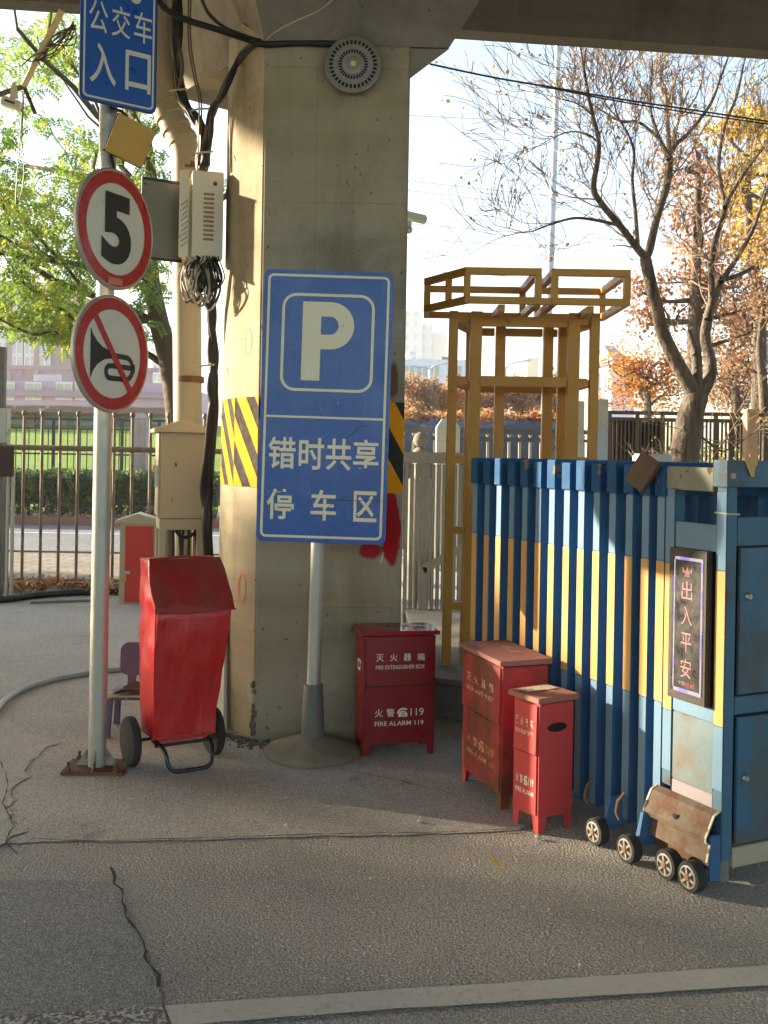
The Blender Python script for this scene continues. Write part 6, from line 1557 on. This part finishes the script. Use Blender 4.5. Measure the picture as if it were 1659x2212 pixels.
# far buildings on the right
def brickwall(name, c1, c2, sc_, ):
    t = NT(name); b_ = t.n('ShaderNodeTexBrick'); b_.offset = 0; b_.inputs['Scale'].default_value = 1.0; b_.inputs['Brick Width'].default_value = sc_[0]; b_.inputs['Row Height'].default_value = sc_[1]
    b_.inputs['Mortar Size'].default_value = sc_[2]; b_.inputs['Color1'].default_value = c2; b_.inputs['Color2'].default_value = shade(c2,1.15); b_.inputs['Mortar'].default_value = c1
    t.l(t.mapped((1,1,1),(math.radians(90),0,0)), b_.inputs['Vector']); return t.out(b_.outputs['Color'], .7)
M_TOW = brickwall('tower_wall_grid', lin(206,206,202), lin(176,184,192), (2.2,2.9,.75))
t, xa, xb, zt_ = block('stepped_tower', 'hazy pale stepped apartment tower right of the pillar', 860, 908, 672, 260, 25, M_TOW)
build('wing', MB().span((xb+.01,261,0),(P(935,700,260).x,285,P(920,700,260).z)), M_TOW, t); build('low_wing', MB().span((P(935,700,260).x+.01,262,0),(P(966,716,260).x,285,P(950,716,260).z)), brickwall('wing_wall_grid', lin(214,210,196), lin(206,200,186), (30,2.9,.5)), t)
build('roof_room', MB().span((P(884,665,260).x,263,zt_),(P(900,665,260).x,275,P(890,664,260).z)), M_TOW, t)
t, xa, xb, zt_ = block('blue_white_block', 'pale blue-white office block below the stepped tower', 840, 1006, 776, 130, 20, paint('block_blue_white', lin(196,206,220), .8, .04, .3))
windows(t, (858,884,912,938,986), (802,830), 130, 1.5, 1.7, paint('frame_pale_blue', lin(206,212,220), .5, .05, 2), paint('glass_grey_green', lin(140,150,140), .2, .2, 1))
build('roof_tank', MB().ball(P(888,768,132), .75, 0, (1,1,.8), 14, 8), M_WFR, t, smooth=60); build('roof_house', MB().span((P(955,776,131).x,131.5,zt_),(P(975,776,131).x,135,P(960,770,131).z)), M_RAILD, t)
t, xa, xb, zt_ = block('cream_tower', 'far cream tower with dark window columns in the yellow frame opening', 1136, 1160, 772, 300, 15, brickwall('cream_tower_grid', lin(214,200,160), lin(160,140,96), (1.6,3.0,.9)))
t, xa, xb, zt_ = block('pitched_roof_house', 'pale house with a dark pitched roof left of the bare tree', 1318, 1368, 788, 80, 10, paint('house_pale_blue', lin(196,202,210), .8, .05, .5))
for x0, x1, pk_ in ((1328,1352,741),(1346,1374,752)):
    a, b = P(x0,772,80), P(x1,772,80); zz = P(x0,pk_,80).z; zl = P(x0,778 if pk_ == 741 else 776,80).z
    dd = 0 if pk_ == 741 else 2.5
    build('roof', MB().add([V((a.x-.2,79.6+dd,zl)),V((b.x+.1,79.6+dd,zl)),V((b.x-.5,82+dd,zz)),V((a.x-.4,82+dd,zz)),V((a.x-.2,84+dd,zl)),V((b.x+.1,84+dd,zl))], [(0,1,2,3),(3,2,5,4),(0,3,4),(1,5,2)]), paint('roof_slate_%d' % x0, lin(140,136,140), .7, .1, 1), t)
    build('gable', MB().span((a.x,80.2+dd,zt_+.001),(b.x-.3,83.5+dd,zl+.02)), bpy.data.materials['house_pale_blue'], t)

# ---------------------------------------------------------------- small litter
rnd = random.Random(51); rb_m = MB()
for _ in range(260):
    x = rnd.uniform(-.98,-.60); y = 5.70 + (.0 if x > -.69 else (-.69-x)*.9) - abs(rnd.gauss(0,.07)); s_ = rnd.uniform(.003,.011)
    rb_m.ball((x, y, s_*.5+.004), s_, 0, (1.2,1,.7), 5, 3)
tag(build('crumbled_debris', rb_m, concrete('debris_grey', lin(126,118,104), .3)), kind='stuff', label='crumbs of concrete and grit along the foot of the pillar', cat='rubble')
rnd = random.Random(77); li = MB()
for _ in range(80):
    x = rnd.uniform(-40,1500); y = rnd.choice((rnd.uniform(1300,1420), rnd.uniform(1600,2150), rnd.uniform(1600,2150)))
    p = G(x, y) + V((0,0,.016)); s_ = rnd.uniform(.003,.009)
    leaf_quads(li, p, (.001,.001,.001), 1, s_*2.0, rnd, 0)
tag(build('leaf_litter', li, leafmat('litter_leaf', lin(206,186,150), lin(220,206,180), None, .2, 9), recalc=False), kind='stuff', label='scattered pale leaf and paper scraps on the asphalt', cat='litter')
li = MB()
for _ in range(900):
    x = rnd.uniform(-60,300); p = V((P(x,1280,11.4).x+rnd.uniform(-.2,.2), rnd.uniform(11.15,11.75), .02+rnd.random()**2*.12))
    leaf_quads(li, p, (.02,.02,.01), 1, .07, rnd, 0)
tag(build('dry_leaf_drift', li, bpy.data.materials['dry_leaf'], recalc=False), kind='stuff', label='drift of dry brown leaves along the foot of the barred fence', cat='leaves')
for i, (px, py, s_, lab) in enumerate(((908,1779,.013,'small white pebble on the asphalt near the middle'),(1163,1814,.012,'small cream pebble by the foot of the narrow extinguisher box'),(620,1788,.010,'small pale pebble on the asphalt below the parking sign'),(118,1285,.06,'grey stone lying by the foot of the barred fence'))):
    p = G(px, py); pm = MB().ball(p+V((0,0,s_*.6+.006)), s_, 0, (1.2,.9,.7), 10, 6)
    for v in pm.v: v += noise.noise_vector(v*40)*s_*.3
    tag(build('pebble', pm, M_CABLEW if i < 3 else M_STONE, smooth=60), lab, 'pebble')
yl_ = MB(); leaf_quads(yl_, G(1078,1880)+V((0,0,.02)), (.001,.001,.001), 2, .026, rnd, -.3)
tag(build('yellow_leaf', yl_, leafmat('single_yellow_leaf', lin(230,180,60), lin(210,160,50), None, .4), recalc=False), 'curled yellow leaf lying on the foreground asphalt', 'leaf')

# ---------------------------------------------------------------- haze
hz_ = structure('haze', MB().span((-260,-62,-1),(260,330,60)), [])
hz_['kind'] = 'stuff'
hm_ = bpy.data.materials.new('haze_air'); hm_.use_nodes = True; ht = hm_.node_tree; ht.nodes.clear()
pvn = ht.nodes.new('ShaderNodeVolumePrincipled'); pvn.inputs['Color'].default_value = (.92,.93,.95,1); pvn.inputs['Density'].default_value = .0010; pvn.inputs['Anisotropy'].default_value = .3
hob = ht.nodes.new('ShaderNodeOutputMaterial'); ht.links.new(pvn.outputs[0], hob.inputs['Volume'])
hz_.data.materials.append(hm_)
